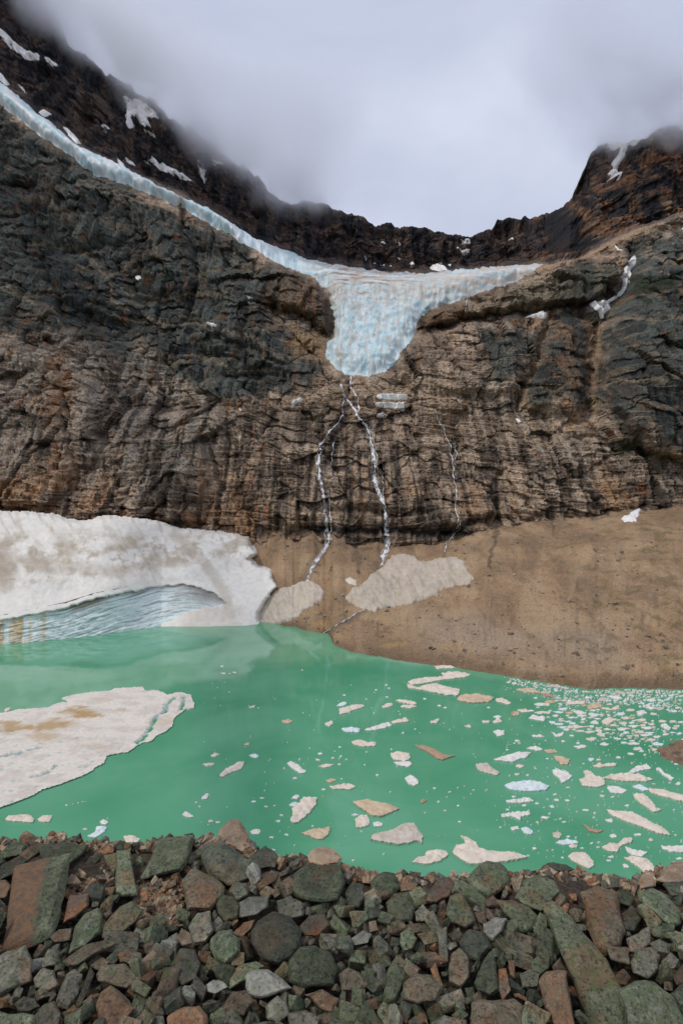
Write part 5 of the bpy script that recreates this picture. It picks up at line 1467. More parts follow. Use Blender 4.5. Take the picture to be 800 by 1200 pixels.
def rock_mat(name, base, second, third, rust=0.0, lichen=0.5):
    m, nt, b = new_mat(name)
    t = nt.nodes.new('ShaderNodeTexCoord')
    oi = nt.nodes.new('ShaderNodeObjectInfo')
    ad = nt.nodes.new('ShaderNodeVectorMath')
    ad.operation = 'ADD'
    cb = nt.nodes.new('ShaderNodeCombineXYZ')
    mu = nd(nt, 'ShaderNodeMath', operation='MULTIPLY')
    mu.inputs[1].default_value = 37.0
    nt.links.new(oi.outputs['Random'], mu.inputs[0])
    for k in range(3):
        nt.links.new(mu.outputs[0], cb.inputs[k])
    nt.links.new(t.outputs['Object'], ad.inputs[0])
    nt.links.new(cb.outputs[0], ad.inputs[1])
    v = ad.outputs[0]
    big = noise(nt, 7, 5, 0.65, v, 0.6)
    mid = noise(nt, 22, 6, 0.7, v)
    sm = noise(nt, 70, 4, 0.7, v)
    c = mixn(nt, base, second, ramp(nt, big, [(0.42, 0.0), (0.60, 1.0)]))
    c = mixn(nt, c, third, ramp(nt, mid, [(0.50, 0.0), (0.64, 0.85)]))
    if rust:
        c = mixn(nt, c, (0.24, 0.10, 0.04), ramp(nt, noise(nt, 3.2, 3, 0.5, v, 0.3), [(0.56 - rust * 0.1, 0.0), (0.66 - rust * 0.1, rust)]))
    c = mixn(nt, c, (0.018, 0.02, 0.018), ramp(nt, noise(nt, 36, 6, 0.75, v), [(0.50, 0.0), (0.62, lichen)]))
    pm = mixn(nt, (0, 0, 0), ramp(nt, sm, [(0.52, 0.0), (0.66, 0.6)]), ramp(nt, noise(nt, 11, 4, 0.6, v), [(0.42, 0.1), (0.62, 1.0)]))
    c = mixn(nt, c, (0.33, 0.34, 0.26), pm)
    c = mixn(nt, c, (0.10, 0.15, 0.045), ramp(nt, noise(nt, 14, 4, 0.6, v), [(0.56, 0.0), (0.68, 0.35 + 0.3 * (lichen > 0.8))]))
    val = ramp(nt, oi.outputs['Random'], [(0.0, 0.6), (1.0, 1.45)])
    c = mixn(nt, c, val, 1.0, 'MULTIPLY')
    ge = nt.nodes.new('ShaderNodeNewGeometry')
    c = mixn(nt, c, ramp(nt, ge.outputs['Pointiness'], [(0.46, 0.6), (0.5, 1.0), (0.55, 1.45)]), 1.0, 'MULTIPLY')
    nt.links.new(c, b.inputs['Base Color'])
    b.inputs['Roughness'].default_value = 0.8
    b.inputs['Specular IOR Level'].default_value = 0.3
    vo = nd(nt, 'ShaderNodeTexVoronoi', Scale=9.0)
    nt.links.new(v, vo.inputs['Vector'])
    bump(nt, b, [(vo.outputs['Distance'], 0.5, 0.03), (mid, 1.0, 0.035), (sm, 1.0, 0.014)])
    return m
RM = {
 'green': rock_mat('rock_green', (0.12, 0.135, 0.078), (0.19, 0.205, 0.125), (0.07, 0.10, 0.045), 0.4, 0.9),
 'bright': rock_mat('rock_lichen_green', (0.13, 0.145, 0.09), (0.115, 0.15, 0.075), (0.25, 0.265, 0.195), 0.1, 0.8),
 'grey': rock_mat('rock_grey', (0.165, 0.155, 0.11), (0.24, 0.225, 0.165), (0.10, 0.105, 0.07), 0.4, 0.85),
 'dark': rock_mat('rock_dark', (0.08, 0.088, 0.062), (0.125, 0.135, 0.092), (0.045, 0.052, 0.036), 0.25, 0.8),
 'rust': rock_mat('rock_rust', (0.19, 0.115, 0.075), (0.14, 0.115, 0.09), (0.09, 0.08, 0.065), 0.8, 0.6),
 'orange': rock_mat('rock_orange', (0.25, 0.135, 0.07), (0.18, 0.125, 0.08), (0.11, 0.09, 0.055), 0.5, 0.5),
 'tan': rock_mat('rock_tan', (0.36, 0.26, 0.17), (0.30, 0.20, 0.13), (0.42, 0.33, 0.24), 0.2, 0.2),
 'pale': rock_mat('rock_pale', (0.25, 0.245, 0.20), (0.31, 0.30, 0.25), (0.17, 0.175, 0.135), 0.1, 0.5),
 'brown': rock_mat('rock_brown', (0.16, 0.125, 0.08), (0.20, 0.155, 0.10), (0.09, 0.09, 0.055), 0.5, 0.8),
}
def stone_mesh(name, pts, size, seed, cuts=2, amp=0.035, bev=0.07):
    bm = bmesh.new()
    for q in pts:
        bm.verts.new(q)
    bmesh.ops.convex_hull(bm, input=bm.verts)
    bmesh.ops.delete(bm, geom=[v for v in bm.verts if not v.link_faces], context='VERTS')
    bmesh.ops.dissolve_limit(bm, angle_limit=R(14), verts=bm.verts, edges=bm.edges)
    try:
        bmesh.ops.bevel(bm, geom=list(bm.edges), offset=size * bev, segments=1, affect='EDGES', clamp_overlap=True)
    except Exception:
        pass
    bmesh.ops.triangulate(bm, faces=bm.faces)
    bmesh.ops.remove_doubles(bm, verts=bm.verts, dist=size * 0.015)
    for _ in range(cuts):
        long_ = [e for e in bm.edges if e.calc_length() > size * 0.20]
        if not long_:
            break
        bmesh.ops.subdivide_edges(bm, edges=long_, cuts=1, use_grid_fill=False)
        bmesh.ops.triangulate(bm, faces=[f for f in bm.faces if len(f.verts) > 3])
    bmesh.ops.recalc_face_normals(bm, faces=bm.faces)
    bm.normal_update()
    V = np.array([v.co[:] for v in bm.verts])
    N = np.array([v.normal[:] for v in bm.verts])
    d = fbm(V[:, 0] / size * 1.6, V[:, 1] / size * 1.6, V[:, 2] / size * 1.6 + seed, 3, 1900)
    d2 = cells(V[:, 0] / size * 3.1 + seed, (V[:, 1] + V[:, 2]) / size * 3.1, 14)[1] - 0.5
    V = V + N * ((d * amp * 1.5 + d2 * amp * 0.7) * size)[:, None]
    bm.verts.index_update()
    F = np.array([[v.index for v in f.verts] for f in bm.faces])
    bm.free()
    me = mesh_np(name, V, F, True)
    return me
def smooth_sharp(me, ang=32):
    me.set_sharp_from_angle(angle=R(ang))

def view_point(px, py, z):
    Y = (EYE - z) * FOC / (py - 600)
    return np.array([(px - 400) / FOC * Y, Y, z])

rocks_done = []
def traced_rock(poly, kind, lab, k, thick=0.62):
    p = np.asarray(poly, float)
    c0 = p.mean(0)
    p = c0 + (p - c0) * 1.07
    w_px = np.ptp(p[:, 0])
    h_px = np.ptp(p[:, 1])
    a_px = abs(0.5 * np.sum(p[:, 0] * np.roll(p[:, 1], -1) - np.roll(p[:, 0], -1) * p[:, 1])) ** 0.5
    Y0_ = (EYE - ZP) * FOC / (c0[1] - 600)
    size = a_px / FOC * Y0_ * 1.05
    C0 = view_point(c0[0], c0[1], ZP + 0.10 * size - 0.02)
    v = np.array([(c0[0] - 400) / FOC, 1, (600 - c0[1]) / FOC])
    D = C0[1]
    v = v / np.linalg.norm(v)
    r_ = np.random.default_rng(k + 100)
    ring = np.stack([(p[:, 0] - 400) / FOC, np.ones(len(p)), (600 - p[:, 1]) / FOC], 1) * (D + 0.75 * ((EYE - C0[2]) * FOC / (p[:, 1] - 600) - D))[:, None] + np.array([0, 0, EYE])
    # keep the outline on a plane that leans back like the pile does
    cen = ring.mean(0)
    pts = []
    th = thick * size
    ta, tb = r_.uniform(-0.55, 0.55), r_.uniform(-0.35, 0.6)
    hw, hh_ = np.ptp(ring[:, 0]) / 2 + 1e-6, np.ptp(ring[:, 2]) / 2 + 1e-6
    shr = r_.uniform(0.72, 0.9)
    for q in ring:
        e = q - cen
        pts.append(q)
        # one flat, tilted face looks at the camera, as on a split block
        dpt = 0.36 + 0.22 * (ta * e[0] / hw + tb * e[2] / hh_)
        pts.append(cen + e * shr - v * th * dpt)
        pts.append(cen + e * r_.uniform(0.70, 0.9) + v * th * r_.uniform(0.4, 0.7))
    if len(ring) > 6:
        e = (ring[r_.integers(len(ring))] - cen) * 0.3
        pts.append(cen + e - v * th * r_.uniform(0.5, 0.62))
    pts = np.array(pts)
    base = cen + v * th * 0.2
    me = stone_mesh('boulder', pts - base, size, k * 1.7, 3 if a_px > 45 else 2, 0.03, 0.02)
    smooth_sharp(me)
    o = add_obj('boulder', me, RM[kind], label=lab, cat='boulder', group='boulders on the moraine crest')
    o.location = base
    rocks_done.append((c0[0], c0[1], w_px / 2, h_px / 2, p))
    return o
ROCKS = [
 ('slabrust', [(18, 1018), (52, 1006), (80, 1004), (76, 1050), (62, 1096), (40, 1107), (3, 1112), (12, 1060)], 'tall leaning slab on the left, rust brown face beside a dark grey face'),
 ('green', [(47, 993), (75, 987), (103, 990), (97, 1000), (80, 1014), (50, 1006)], 'flat green slab lying above the tall rust and grey slab'),
 ('green', [(137, 998), (152, 998), (158, 1020), (160, 1047), (142, 1051), (136, 1046), (139, 1020)], 'upright green block under the white floe half hidden by the crest'),
 ('green', [(122, 1003), (136, 1000), (138, 1016), (134, 1024), (126, 1014)], 'small green block leaning on the upright green block'),
 ('green', [(189, 984), (226, 980), (223, 1000), (212, 1020), (200, 1024), (166, 1029), (178, 1005)], 'large smooth green slab on the crest left of the tan boulder'),
 ('green', [(0, 1000), (15, 986), (31, 989), (26, 1002), (6, 1005)], 'greenish wedge on the crest at the far left'),
 ('dark', [(2, 1014), (24, 1003), (33, 1008), (20, 1024), (0, 1032)], 'dark slanting slab under the greenish wedge at the far left'),
 ('orange', [(-14, 1034), (6, 1032), (14, 1040), (8, 1052), (-14, 1056)], 'orange stone at the left frame edge beside the tall rust and grey slab'),
 ('rust', [(82, 1050), (104, 1048), (104, 1062), (90, 1074), (74, 1082), (78, 1062)], 'rust and grey wedge right of the tall rust and grey slab'),
 ('bright', [(88, 1086), (100, 1070), (115, 1064), (120, 1072), (117, 1092), (100, 1108), (82, 1116), (83, 1100)], 'pale green lichen covered boulder with a pointed lower end'),
 ('green', [(121, 1087), (140, 1064), (155, 1056), (167, 1068), (160, 1080), (136, 1099), (121, 1098)], 'dark green slanting slab right of the pale green lichen boulder'),
 ('brown', [(75, 1126), (100, 1109), (130, 1098), (136, 1106), (115, 1119), (90, 1132), (80, 1132)], 'long grey brown slab slanting up right below the pale green boulder'),
 ('grey', [(-14, 1130), (8, 1116), (30, 1108), (38, 1126), (36, 1148), (15, 1160), (-14, 1172)], 'big grey boulder at the left edge under the tall rust and grey slab'),
 ('grey', [(67, 1172), (78, 1142), (87, 1137), (96, 1143), (92, 1165), (80, 1182), (70, 1180)], 'upright grey brown block in the lower left'),
 ('grey', [(40, 1147), (52, 1135), (62, 1138), (69, 1155), (58, 1161), (42, 1158)], 'grey stone left of the upright grey brown block'),
 ('dark', [(89, 1178), (98, 1152), (106, 1134), (111, 1142), (104, 1162), (94, 1180)], 'narrow dark splinter right of the upright grey brown block'),
 ('brown', [(114, 1142), (120, 1131), (145, 1130), (161, 1146), (149, 1158), (130, 1155), (117, 1149)], 'boulder with a pinkish brown face over the large brown triangular rock'),
 ('brown', [(114, 1178), (120, 1164), (130, 1155), (150, 1170), (159, 1182), (142, 1204), (118, 1206)], 'large brown triangular rock at the bottom left'),
 ('grey', [(19, 1176), (28, 1168), (42, 1169), (46, 1180), (34, 1186), (21, 1184)], 'flattish grey stone near the bottom left corner'),
 ('grey', [(41, 1192), (52, 1178), (64, 1175), (71, 1188), (68, 1208), (43, 1210)], 'round grey pink boulder on the bottom edge left of the upright block'),
 ('green', [(-14, 1184), (20, 1185), (40, 1191), (42, 1212), (-14, 1214)], 'mossy boulder in the bottom left corner'),
 ('green', [(153, 1152), (161, 1146), (178, 1158), (171, 1169), (156, 1161)], 'green grey block right of the pinkish brown faced boulder'),
 ('brown', [(139, 1118), (152, 1114), (166, 1117), (167, 1126), (155, 1132), (142, 1127)], 'flat topped brown stone right of the end of the long slanting slab'),
 ('grey', [(154, 1098), (160, 1088), (172, 1092), (170, 1104), (158, 1107)], 'small grey stone with a bright top left of the round rust stone'),
 ('brown', [(58, 1098), (70, 1090), (84, 1088), (82, 1102), (64, 1104)], 'brown stone wedged under the foot of the tall rust and grey slab'),
 ('tan', [(257, 978), (260, 970), (270, 960), (281, 963), (290, 975), (297, 994), (285, 1001), (264, 990)], 'tan pointed boulder standing highest on the crest'),
 ('dark', [(239, 996), (246, 990), (262, 989), (284, 1001), (292, 1010), (290, 1028), (268, 1036), (246, 1026), (238, 1010)], 'big dark green boulder directly below the tan pointed boulder'),
 ('dark', [(290, 1007), (302, 997), (311, 991), (325, 1003), (321, 1016), (305, 1019), (292, 1014)], 'dark angular boulder on the crest right of the tan pointed boulder'),
 ('brown', [(214, 1032), (225, 1020), (247, 1027), (263, 1040), (260, 1052), (245, 1067), (220, 1066), (215, 1046)], 'boulder with a rusty top and black front below the big dark green one'),
 ('pale', [(281, 1058), (292, 1052), (315, 1051), (312, 1063), (301, 1072), (282, 1075)], 'pale grey flat faced stone, the lightest among the central boulders'),
 ('dark', [(268, 1045), (275, 1032), (288, 1036), (290, 1049), (278, 1056)], 'small dark stone above left of the pale flat faced stone'),
 ('dark', [(296, 1092), (303, 1079), (320, 1070), (340, 1075), (352, 1091), (351, 1110), (342, 1123), (325, 1132), (308, 1125), (299, 1108)], 'largest rounded dark boulder in the middle left of the pile'),
 ('green', [(340, 1126), (352, 1112), (368, 1109), (386, 1118), (394, 1135), (390, 1154), (357, 1157), (340, 1150)], 'squarish green brown boulder touching the largest rounded one on the right'),
 ('bright', [(248, 1100), (256, 1092), (270, 1091), (281, 1101), (281, 1115), (266, 1130), (252, 1125), (247, 1112)], 'bright green flecked boulder left of the largest rounded one'),
 ('grey', [(222, 1087), (232, 1071), (246, 1069), (249, 1090), (241, 1105), (227, 1106)], 'grey stone left above the bright green flecked boulder'),
 ('grey', [(200, 1131), (212, 1113), (228, 1114), (235, 1130), (229, 1148), (214, 1154), (203, 1143)], 'grey rounded boulder right of the squat green grey block'),
 ('tan', [(207, 1100), (213, 1088), (224, 1095), (226, 1106), (214, 1109)], 'small whitish tan stone left of the bright green flecked boulder'),
 ('orange', [(272, 1095), (285, 1082), (298, 1078), (295, 1088), (284, 1098)], 'flat orange stone under the pale flat faced stone'),
 ('pale', [(288, 1156), (290, 1143), (300, 1138), (313, 1138), (326, 1145), (341, 1158), (325, 1162), (305, 1170), (291, 1166)], 'light lichen speckled boulder below the largest rounded one'),
 ('green', [(265, 1148), (280, 1132), (300, 1127), (309, 1132), (293, 1146), (270, 1158)], 'green flat stone leaning on the light lichen speckled boulder'),
 ('grey', [(262, 1178), (272, 1162), (288, 1160), (296, 1174), (286, 1190), (270, 1194), (262, 1188)], 'grey rounded boulder below the green flat leaning stone'),
 ('orange', [(198, 1192), (214, 1181), (234, 1178), (243, 1190), (241, 1212), (199, 1212)], 'rust orange boulder on the bottom edge left of centre'),
 ('pale', [(242, 1154), (250, 1149), (262, 1148), (267, 1157), (252, 1165), (243, 1162)], 'small pale stone above the rust orange bottom boulder'),
 ('grey', [(311, 1179), (325, 1166), (335, 1174), (340, 1190), (326, 1200), (313, 1193)], 'knobbly grey stone right under the light lichen speckled boulder'),
 ('tan', [(361, 1002), (368, 994), (380, 992), (392, 996), (400, 1006), (395, 1012), (376, 1016), (364, 1011)], 'whitish tan stone sitting on top of a big green block near the centre'),
 ('green', [(344, 1024), (360, 1013), (380, 1016), (400, 1014), (402, 1036), (395, 1054), (375, 1056), (352, 1052), (344, 1042)], 'big green block beneath the whitish tan stone near the centre'),
 ('grey', [(325, 1056), (340, 1050), (355, 1060), (355, 1074), (340, 1078), (327, 1071)], 'grey boulder below the left corner of the big central green block'),
 ('rust', [(352, 1086), (362, 1073), (380, 1070), (386, 1084), (373, 1097), (357, 1096)], 'grey stone with a rusty left side, above right of the largest rounded one'),
 ('brown', [(302, 1036), (318, 1020), (327, 1022), (323, 1032), (306, 1042)], 'brown slanting wedge under the dark angular crest boulder'),
 ('brown', [(358, 1166), (378, 1160), (396, 1170), (390, 1188), (378, 1184)], 'brown broken slab below the squarish green brown boulder'),
 ('grey', [(338, 1187), (358, 1184), (374, 1192), (372, 1212), (340, 1212)], 'mottled boulder on the bottom edge under the brown broken slab'),
 ('green', [(254, 1060), (262, 1049), (274, 1052), (281, 1062), (278, 1075), (264, 1080), (256, 1070)], 'green grey stone left of the pale flat faced stone'),
 ('green', [(434, 1034), (440, 1025), (450, 1022), (462, 1024), (469, 1038), (458, 1052), (446, 1054), (436, 1046)], 'green boulder on the crest right of centre, beside an orange stone'),
 ('dark', [(405, 1047), (412, 1034), (425, 1038), (429, 1050), (420, 1063), (408, 1061)], 'dark blocky boulder left of the green crest boulder'),
 ('green', [(453, 1058), (462, 1048), (478, 1045), (486, 1064), (481, 1078), (466, 1081), (455, 1071)], 'dark green grey boulder below the orange stone'),
 ('rust', [(496, 1050), (510, 1036), (525, 1028), (534, 1036), (526, 1050), (510, 1058), (498, 1057)], 'layered orange and grey slab rising to the right on the crest'),
 ('orange', [(468, 1037), (476, 1033), (488, 1036), (486, 1044), (470, 1045)], 'orange stone right of the green crest boulder'),
 ('green', [(547, 1030), (556, 1019), (570, 1010), (585, 1013), (594, 1022), (595, 1032), (586, 1044), (571, 1051), (554, 1042)], 'large green boulder breaking the skyline of the crest right of centre'),
 ('green', [(522, 1070), (528, 1050), (540, 1048), (551, 1064), (556, 1080), (545, 1088), (530, 1081)], 'green boulder with a pale lower tip below the skyline boulder'),
 ('pale', [(566, 1083), (580, 1075), (593, 1077), (588, 1091), (577, 1102), (567, 1096)], 'light grey green boulder right of the one with a pale lower tip'),
 ('green', [(584, 1056), (600, 1055), (619, 1064), (629, 1074), (624, 1090), (612, 1093), (600, 1080), (590, 1070)], 'flat green slab pointing down left of the huge long slab'),
 ('dark', [(538, 1104), (550, 1090), (568, 1093), (575, 1110), (560, 1126), (546, 1122)], 'dark rounded boulder below the light grey green one'),
 ('brown', [(524, 1136), (530, 1118), (538, 1112), (548, 1122), (550, 1145), (539, 1158), (527, 1151)], 'pinkish grey egg shaped boulder right of the upright narrow slab'),
 ('green', [(555, 1152), (565, 1128), (575, 1117), (580, 1130), (584, 1160), (574, 1168), (560, 1161)], 'smooth green shield shaped stone standing upright'),
 ('green', [(449, 1164), (454, 1137), (465, 1120), (476, 1130), (472, 1155), (461, 1175), (450, 1174)], 'long dark green stone standing upright right of centre'),
 ('brown', [(473, 1152), (485, 1141), (504, 1144), (516, 1158), (510, 1172), (490, 1176), (473, 1170)], 'wide green brown boulder right of the long dark green stone'),
 ('green', [(469, 1094), (480, 1087), (488, 1100), (483, 1112), (474, 1115), (469, 1106)], 'small green stone left of a flat topped green block'),
 ('green', [(489, 1095), (508, 1090), (513, 1104), (497, 1108)], 'flat topped green block left of the upright narrow slab'),
 ('grey', [(513, 1091), (523, 1087), (525, 1128), (515, 1131)], 'upright narrow slab like a post in the middle right'),
 ('tan', [(432, 1081), (440, 1079), (443, 1090), (433, 1093)], 'small ochre stone in the dark rubble right of centre'),
 ('grey', [(486, 1069), (495, 1060), (503, 1069), (496, 1080), (488, 1079)], 'small grey stone right of the dark green grey boulder'),
 ('brown', [(398, 1142), (408, 1134), (420, 1139), (432, 1154), (420, 1161), (400, 1161)], 'brown angular stone left of the long dark green stone'),
 ('rust', [(504, 1136), (510, 1129), (519, 1155), (512, 1162)], 'narrow rusty splinter left of the egg shaped boulder'),
 ('orange', [(595, 1126), (603, 1125), (603, 1147), (597, 1143)], 'narrow orange stone right of the green shield shaped stone'),
 ('rust', [(584, 1137), (592, 1136), (598, 1160), (589, 1172), (584, 1160)], 'brown stone with an orange foot next to the green shield shaped stone'),
 ('brown', [(551, 1198), (554, 1176), (575, 1170), (600, 1170), (614, 1180), (612, 1212), (552, 1212)], 'large dark brown block on the bottom edge right of centre'),
 ('pale', [(411, 1100), (425, 1091), (435, 1095), (431, 1105), (416, 1108)], 'pale wedge in the dark rubble just right of centre'),
 ('green', [(442, 1186), (449, 1175), (461, 1182), (468, 1200), (452, 1208)], 'green wedge under the long dark green stone'),
 ('grey', [(505, 1199), (520, 1191), (545, 1195), (545, 1212), (505, 1212)], 'grey boulder on the bottom edge left of the large dark brown block'),
 ('green', [(604, 1052), (614, 1032), (630, 1026), (648, 1032), (656, 1045), (641, 1055), (633, 1068), (613, 1060)], 'big grey green boulder left of the strip of tan gravel'),
 ('slabgreen', [(637, 1066), (650, 1061), (665, 1085), (690, 1106), (712, 1126), (722, 1150), (734, 1180), (732, 1214), (696, 1214), (680, 1172), (665, 1146), (657, 1112), (645, 1092)], 'huge long green and orange slab slanting to the bottom edge on the right'),
 ('brown', [(681, 1048), (700, 1040), (720, 1045), (722, 1065), (732, 1090), (726, 1108), (710, 1118), (698, 1111), (690, 1088)], 'tall dark brown slab right of the strip of tan gravel'),
 ('bright', [(748, 1046), (765, 1042), (780, 1050), (794, 1068), (796, 1082), (785, 1086), (766, 1071), (750, 1056)], 'green slab slanting down to the right frame edge'),
 ('orange', [(632, 1152), (640, 1142), (662, 1140), (668, 1160), (675, 1190), (676, 1212), (655, 1212), (640, 1182)], 'rust orange slab left of the huge long slab on the bottom edge'),
 ('bright', [(725, 1162), (745, 1150), (766, 1152), (785, 1168), (798, 1195), (799, 1214), (736, 1214), (733, 1180)], 'huge smooth green boulder at the bottom right'),
 ('orange', [(719, 1143), (730, 1136), (738, 1145), (733, 1155), (722, 1154)], 'small vivid orange stone on top of the huge smooth green boulder'),
 ('grey', [(738, 1127), (746, 1112), (762, 1111), (772, 1120), (770, 1135), (758, 1147), (742, 1141)], 'pale angular stone above the huge smooth green boulder'),
 ('grey', [(734, 1100), (748, 1091), (760, 1086), (761, 1105), (746, 1118), (736, 1116)], 'grey angular stone right of the tall dark brown slab'),
 ('green', [(713, 1046), (734, 1042), (742, 1054), (738, 1062), (720, 1056)], 'dark green stone behind the tall dark brown slab'),
 ('dark', [(728, 1072), (740, 1062), (750, 1076), (743, 1092), (731, 1090)], 'dark stone below the left end of the green slanting slab'),
 ('tan', [(768, 1032), (783, 1016), (800, 1008), (824, 1010), (824, 1034), (790, 1036)], 'big tan boulder on the crest at the right frame edge'),
 ('tan', [(747, 1030), (756, 1020), (766, 1025), (767, 1038), (750, 1041)], 'tan stone left of the big tan boulder at the right edge'),
 ('dark', [(635, 1014), (648, 1011), (662, 1013), (672, 1019), (664, 1023), (648, 1020)], 'flat black stone lying on the crest above the tan gravel'),
 ('tan', [(632, 1020), (644, 1016), (653, 1022), (645, 1028), (634, 1026)], 'ochre stone below the flat black crest stone'),
 ('green', [(624, 1086), (632, 1070), (642, 1076), (642, 1092), (634, 1100), (626, 1094)], 'green oval stone left of the top of the huge long slab'),
 ('green', [(622, 1127), (632, 1117), (643, 1120), (643, 1135), (633, 1142), (623, 1137)], 'green knob left of the middle of the huge long slab'),
 ('grey', [(609, 1142), (620, 1136), (632, 1142), (630, 1156), (612, 1157)], 'grey green block over the rust orange slab'),
 ('grey', [(774, 1127), (785, 1117), (795, 1125), (791, 1135), (779, 1136)], 'small grey stone beside the dark hole at the right edge'),
 ('rust', [(788, 1142), (800, 1130), (818, 1134), (818, 1156), (792, 1154)], 'brownish pink stone at the right frame edge under the dark hole'),
 ('bright', [(784, 1164), (800, 1155), (822, 1160), (822, 1186), (796, 1180)], 'mossy green stone at the right frame edge near the bottom'),
 ('grey', [(761, 1106), (772, 1100), (785, 1108), (783, 1118), (768, 1116)], 'grey stone above the pale angular stone at right'),
 ('dark', [(703, 1034), (712, 1027), (722, 1030), (725, 1040), (705, 1042)], 'blue grey stone on the crest above the tall dark brown slab'),
 ('dark', [(776, 1036), (800, 1032), (824, 1034), (824, 1050), (785, 1050)], 'dark grey slab under the big tan boulder at the right edge'),
]
# two slabs with one rusty face: rust on the side that looks left and up
def face_mat(name, ca, cb_, axis, lo, hi):
    m = RM['green'].copy()
    m.name = name
    nt = m.node_tree
    b = next(n for n in nt.nodes if n.type == 'BSDF_PRINCIPLED')
    src = b.inputs['Base Color'].links[0].from_socket
    t = nt.nodes.new('ShaderNodeTexCoord')
    sp = nt.nodes.new('ShaderNodeSeparateXYZ')
    nt.links.new(t.outputs['Object'], sp.inputs[0])
    ns = noise(nt, 9, 4, 0.6)
    mr = nd(nt, 'ShaderNodeMapRange')
    mr.inputs['From Min'].default_value = lo
    mr.inputs['From Max'].default_value = hi
    sh_ = nd(nt, 'ShaderNodeMath', operation='MULTIPLY_ADD')
    nt.links.new(sp.outputs[1], sh_.inputs[0])
    sh_.inputs[1].default_value = 0.36
    nt.links.new(sp.outputs[axis], sh_.inputs[2])
    ma = nd(nt, 'ShaderNodeMath', operation='MULTIPLY_ADD')
    nt.links.new(ns, ma.inputs[0])
    ma.inputs[1].default_value = 0.14
    nt.links.new(sh_.outputs[0], ma.inputs[2])
    nt.links.new(ma.outputs[0], mr.inputs['Value'])
    f = mr.outputs[0]
    mid = noise(nt, 22, 6, 0.7)
    rc = mixn(nt, ca, cb_, ramp(nt, mid, [(0.4, 0.0), (0.62, 1.0)]))
    nt.links.new(mixn(nt, rc, src, f), b.inputs['Base Color'])
    return m
RM['slabrust'] = face_mat('rock_rust_faced', (0.30, 0.165, 0.085), (0.16, 0.12, 0.085), 0, 0.09, 0.13)
RM['slabgreen'] = RM['green']
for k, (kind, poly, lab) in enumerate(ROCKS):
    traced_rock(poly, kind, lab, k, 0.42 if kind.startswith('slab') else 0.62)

refs_ = [(q[0], q[1], q[2], q[3], short(ROCKS[i][2])) for i, q in enumerate(rocks_done)]
# --- filler boulders between the traced ones
r_ = np.random.default_rng(77)
CRP = lambda px: float(itp(px, CREST))
def inside_any(px, py, rad):
    worst = 0
    for (ax, ay, aw, ah, p) in rocks_done:
        dx, dy = abs(px - ax), abs(py - ay)
        if dx < aw + rad and dy < ah + rad:
            s_ = float(poly_sd(np.array([px]), np.array([py]), p)[0])
            if s_ < rad * 0.55:
                return True
    return False
fill = []
for target, n_try in ((12, 500), (9.5, 1800), (7.2, 6000), (5.2, 9000)):
    for _ in range(n_try):
        px = r_.uniform(-25, 825)
        py = 985 + 245 * r_.random()
        rad = target * r_.uniform(0.85, 1.15)
        gravel = (75 < px < 135 and 1002 < py < 1046) or (640 < px < 690 and 1028 < py < 1085) or (160 < px < 215 and 1032 < py < 1082) or py < CRP(px) + 16
        if py < CRP(px) + rad * 0.6:
            continue
        if gravel and r_.random() < (0.985 if target > 7.5 else 0.9):
            continue
        if inside_any(px, py, rad):
            continue
        if any((px - q[0]) ** 2 + (py - q[1]) ** 2 < (0.74 * (rad + q[2])) ** 2 for q in fill):
            continue
        fill.append((px, py, rad, gravel))
fill.sort(key=lambda q: -q[2])
room = 300 - len(ROCKS)
rest = fill[room:]
fill = fill[:room]
kinds = ['green', 'grey', 'dark', 'brown', 'rust', 'pale', 'tan', 'orange']
prob = np.array([.42, .30, .14, .07, .03, .03, .005, .005])
KL = {'green': 'greenish', 'grey': 'grey', 'dark': 'blackish', 'brown': 'brown', 'rust': 'rust stained', 'pale': 'pale grey', 'tan': 'tan', 'orange': 'orange'}
protos = {}
for i, (px, py, rad, gravel) in enumerate(fill):
    kd = str(r_.choice(kinds, p=prob / prob.sum()))
    if gravel:
        kd = str(r_.choice(['tan', 'brown', 'orange', 'rust', 'grey']))
    key = (i % 26, kd)
    if key not in protos:
        rb = np.random.default_rng(900 + i % 26)
        V = np.array([(a_, b_, c_) for a_ in (-1, 1) for b_ in (-1, 1) for c_ in (-1, 1)], float) * (0.95, 0.75, 0.55)
        V = V * rb.uniform(0.55, 1.1, V.shape) + rb.normal(0, 0.1, V.shape)
        V = np.concatenate([V, rb.normal(0, 0.5, (3, 3))])
        me = stone_mesh('stone', V * np.array([1.0 + 0.35 * ((i % 5) - 2) / 2, 1.0, 1.0]) * 0.08, 0.16, i % 26, 2, 0.035, 0.02)
        smooth_sharp(me)
        me.materials.append(RM[kd])
        protos[key] = me
    q = view_point(px, py, ZP + r_.uniform(-0.08, 0.0))
    sc_ = rad / FOC * q[1] * 1.28 / 0.08
    szw = 'small' if rad > 9.5 else 'very small'
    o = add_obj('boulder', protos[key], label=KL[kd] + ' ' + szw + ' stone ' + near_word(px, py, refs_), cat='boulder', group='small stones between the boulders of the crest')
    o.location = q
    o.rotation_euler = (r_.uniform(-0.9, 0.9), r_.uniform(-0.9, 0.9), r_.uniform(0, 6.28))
    o.scale = (sc_ * r_.uniform(0.85, 1.55), sc_ * r_.uniform(0.75, 1.1), sc_ * r_.uniform(0.7, 1.1))

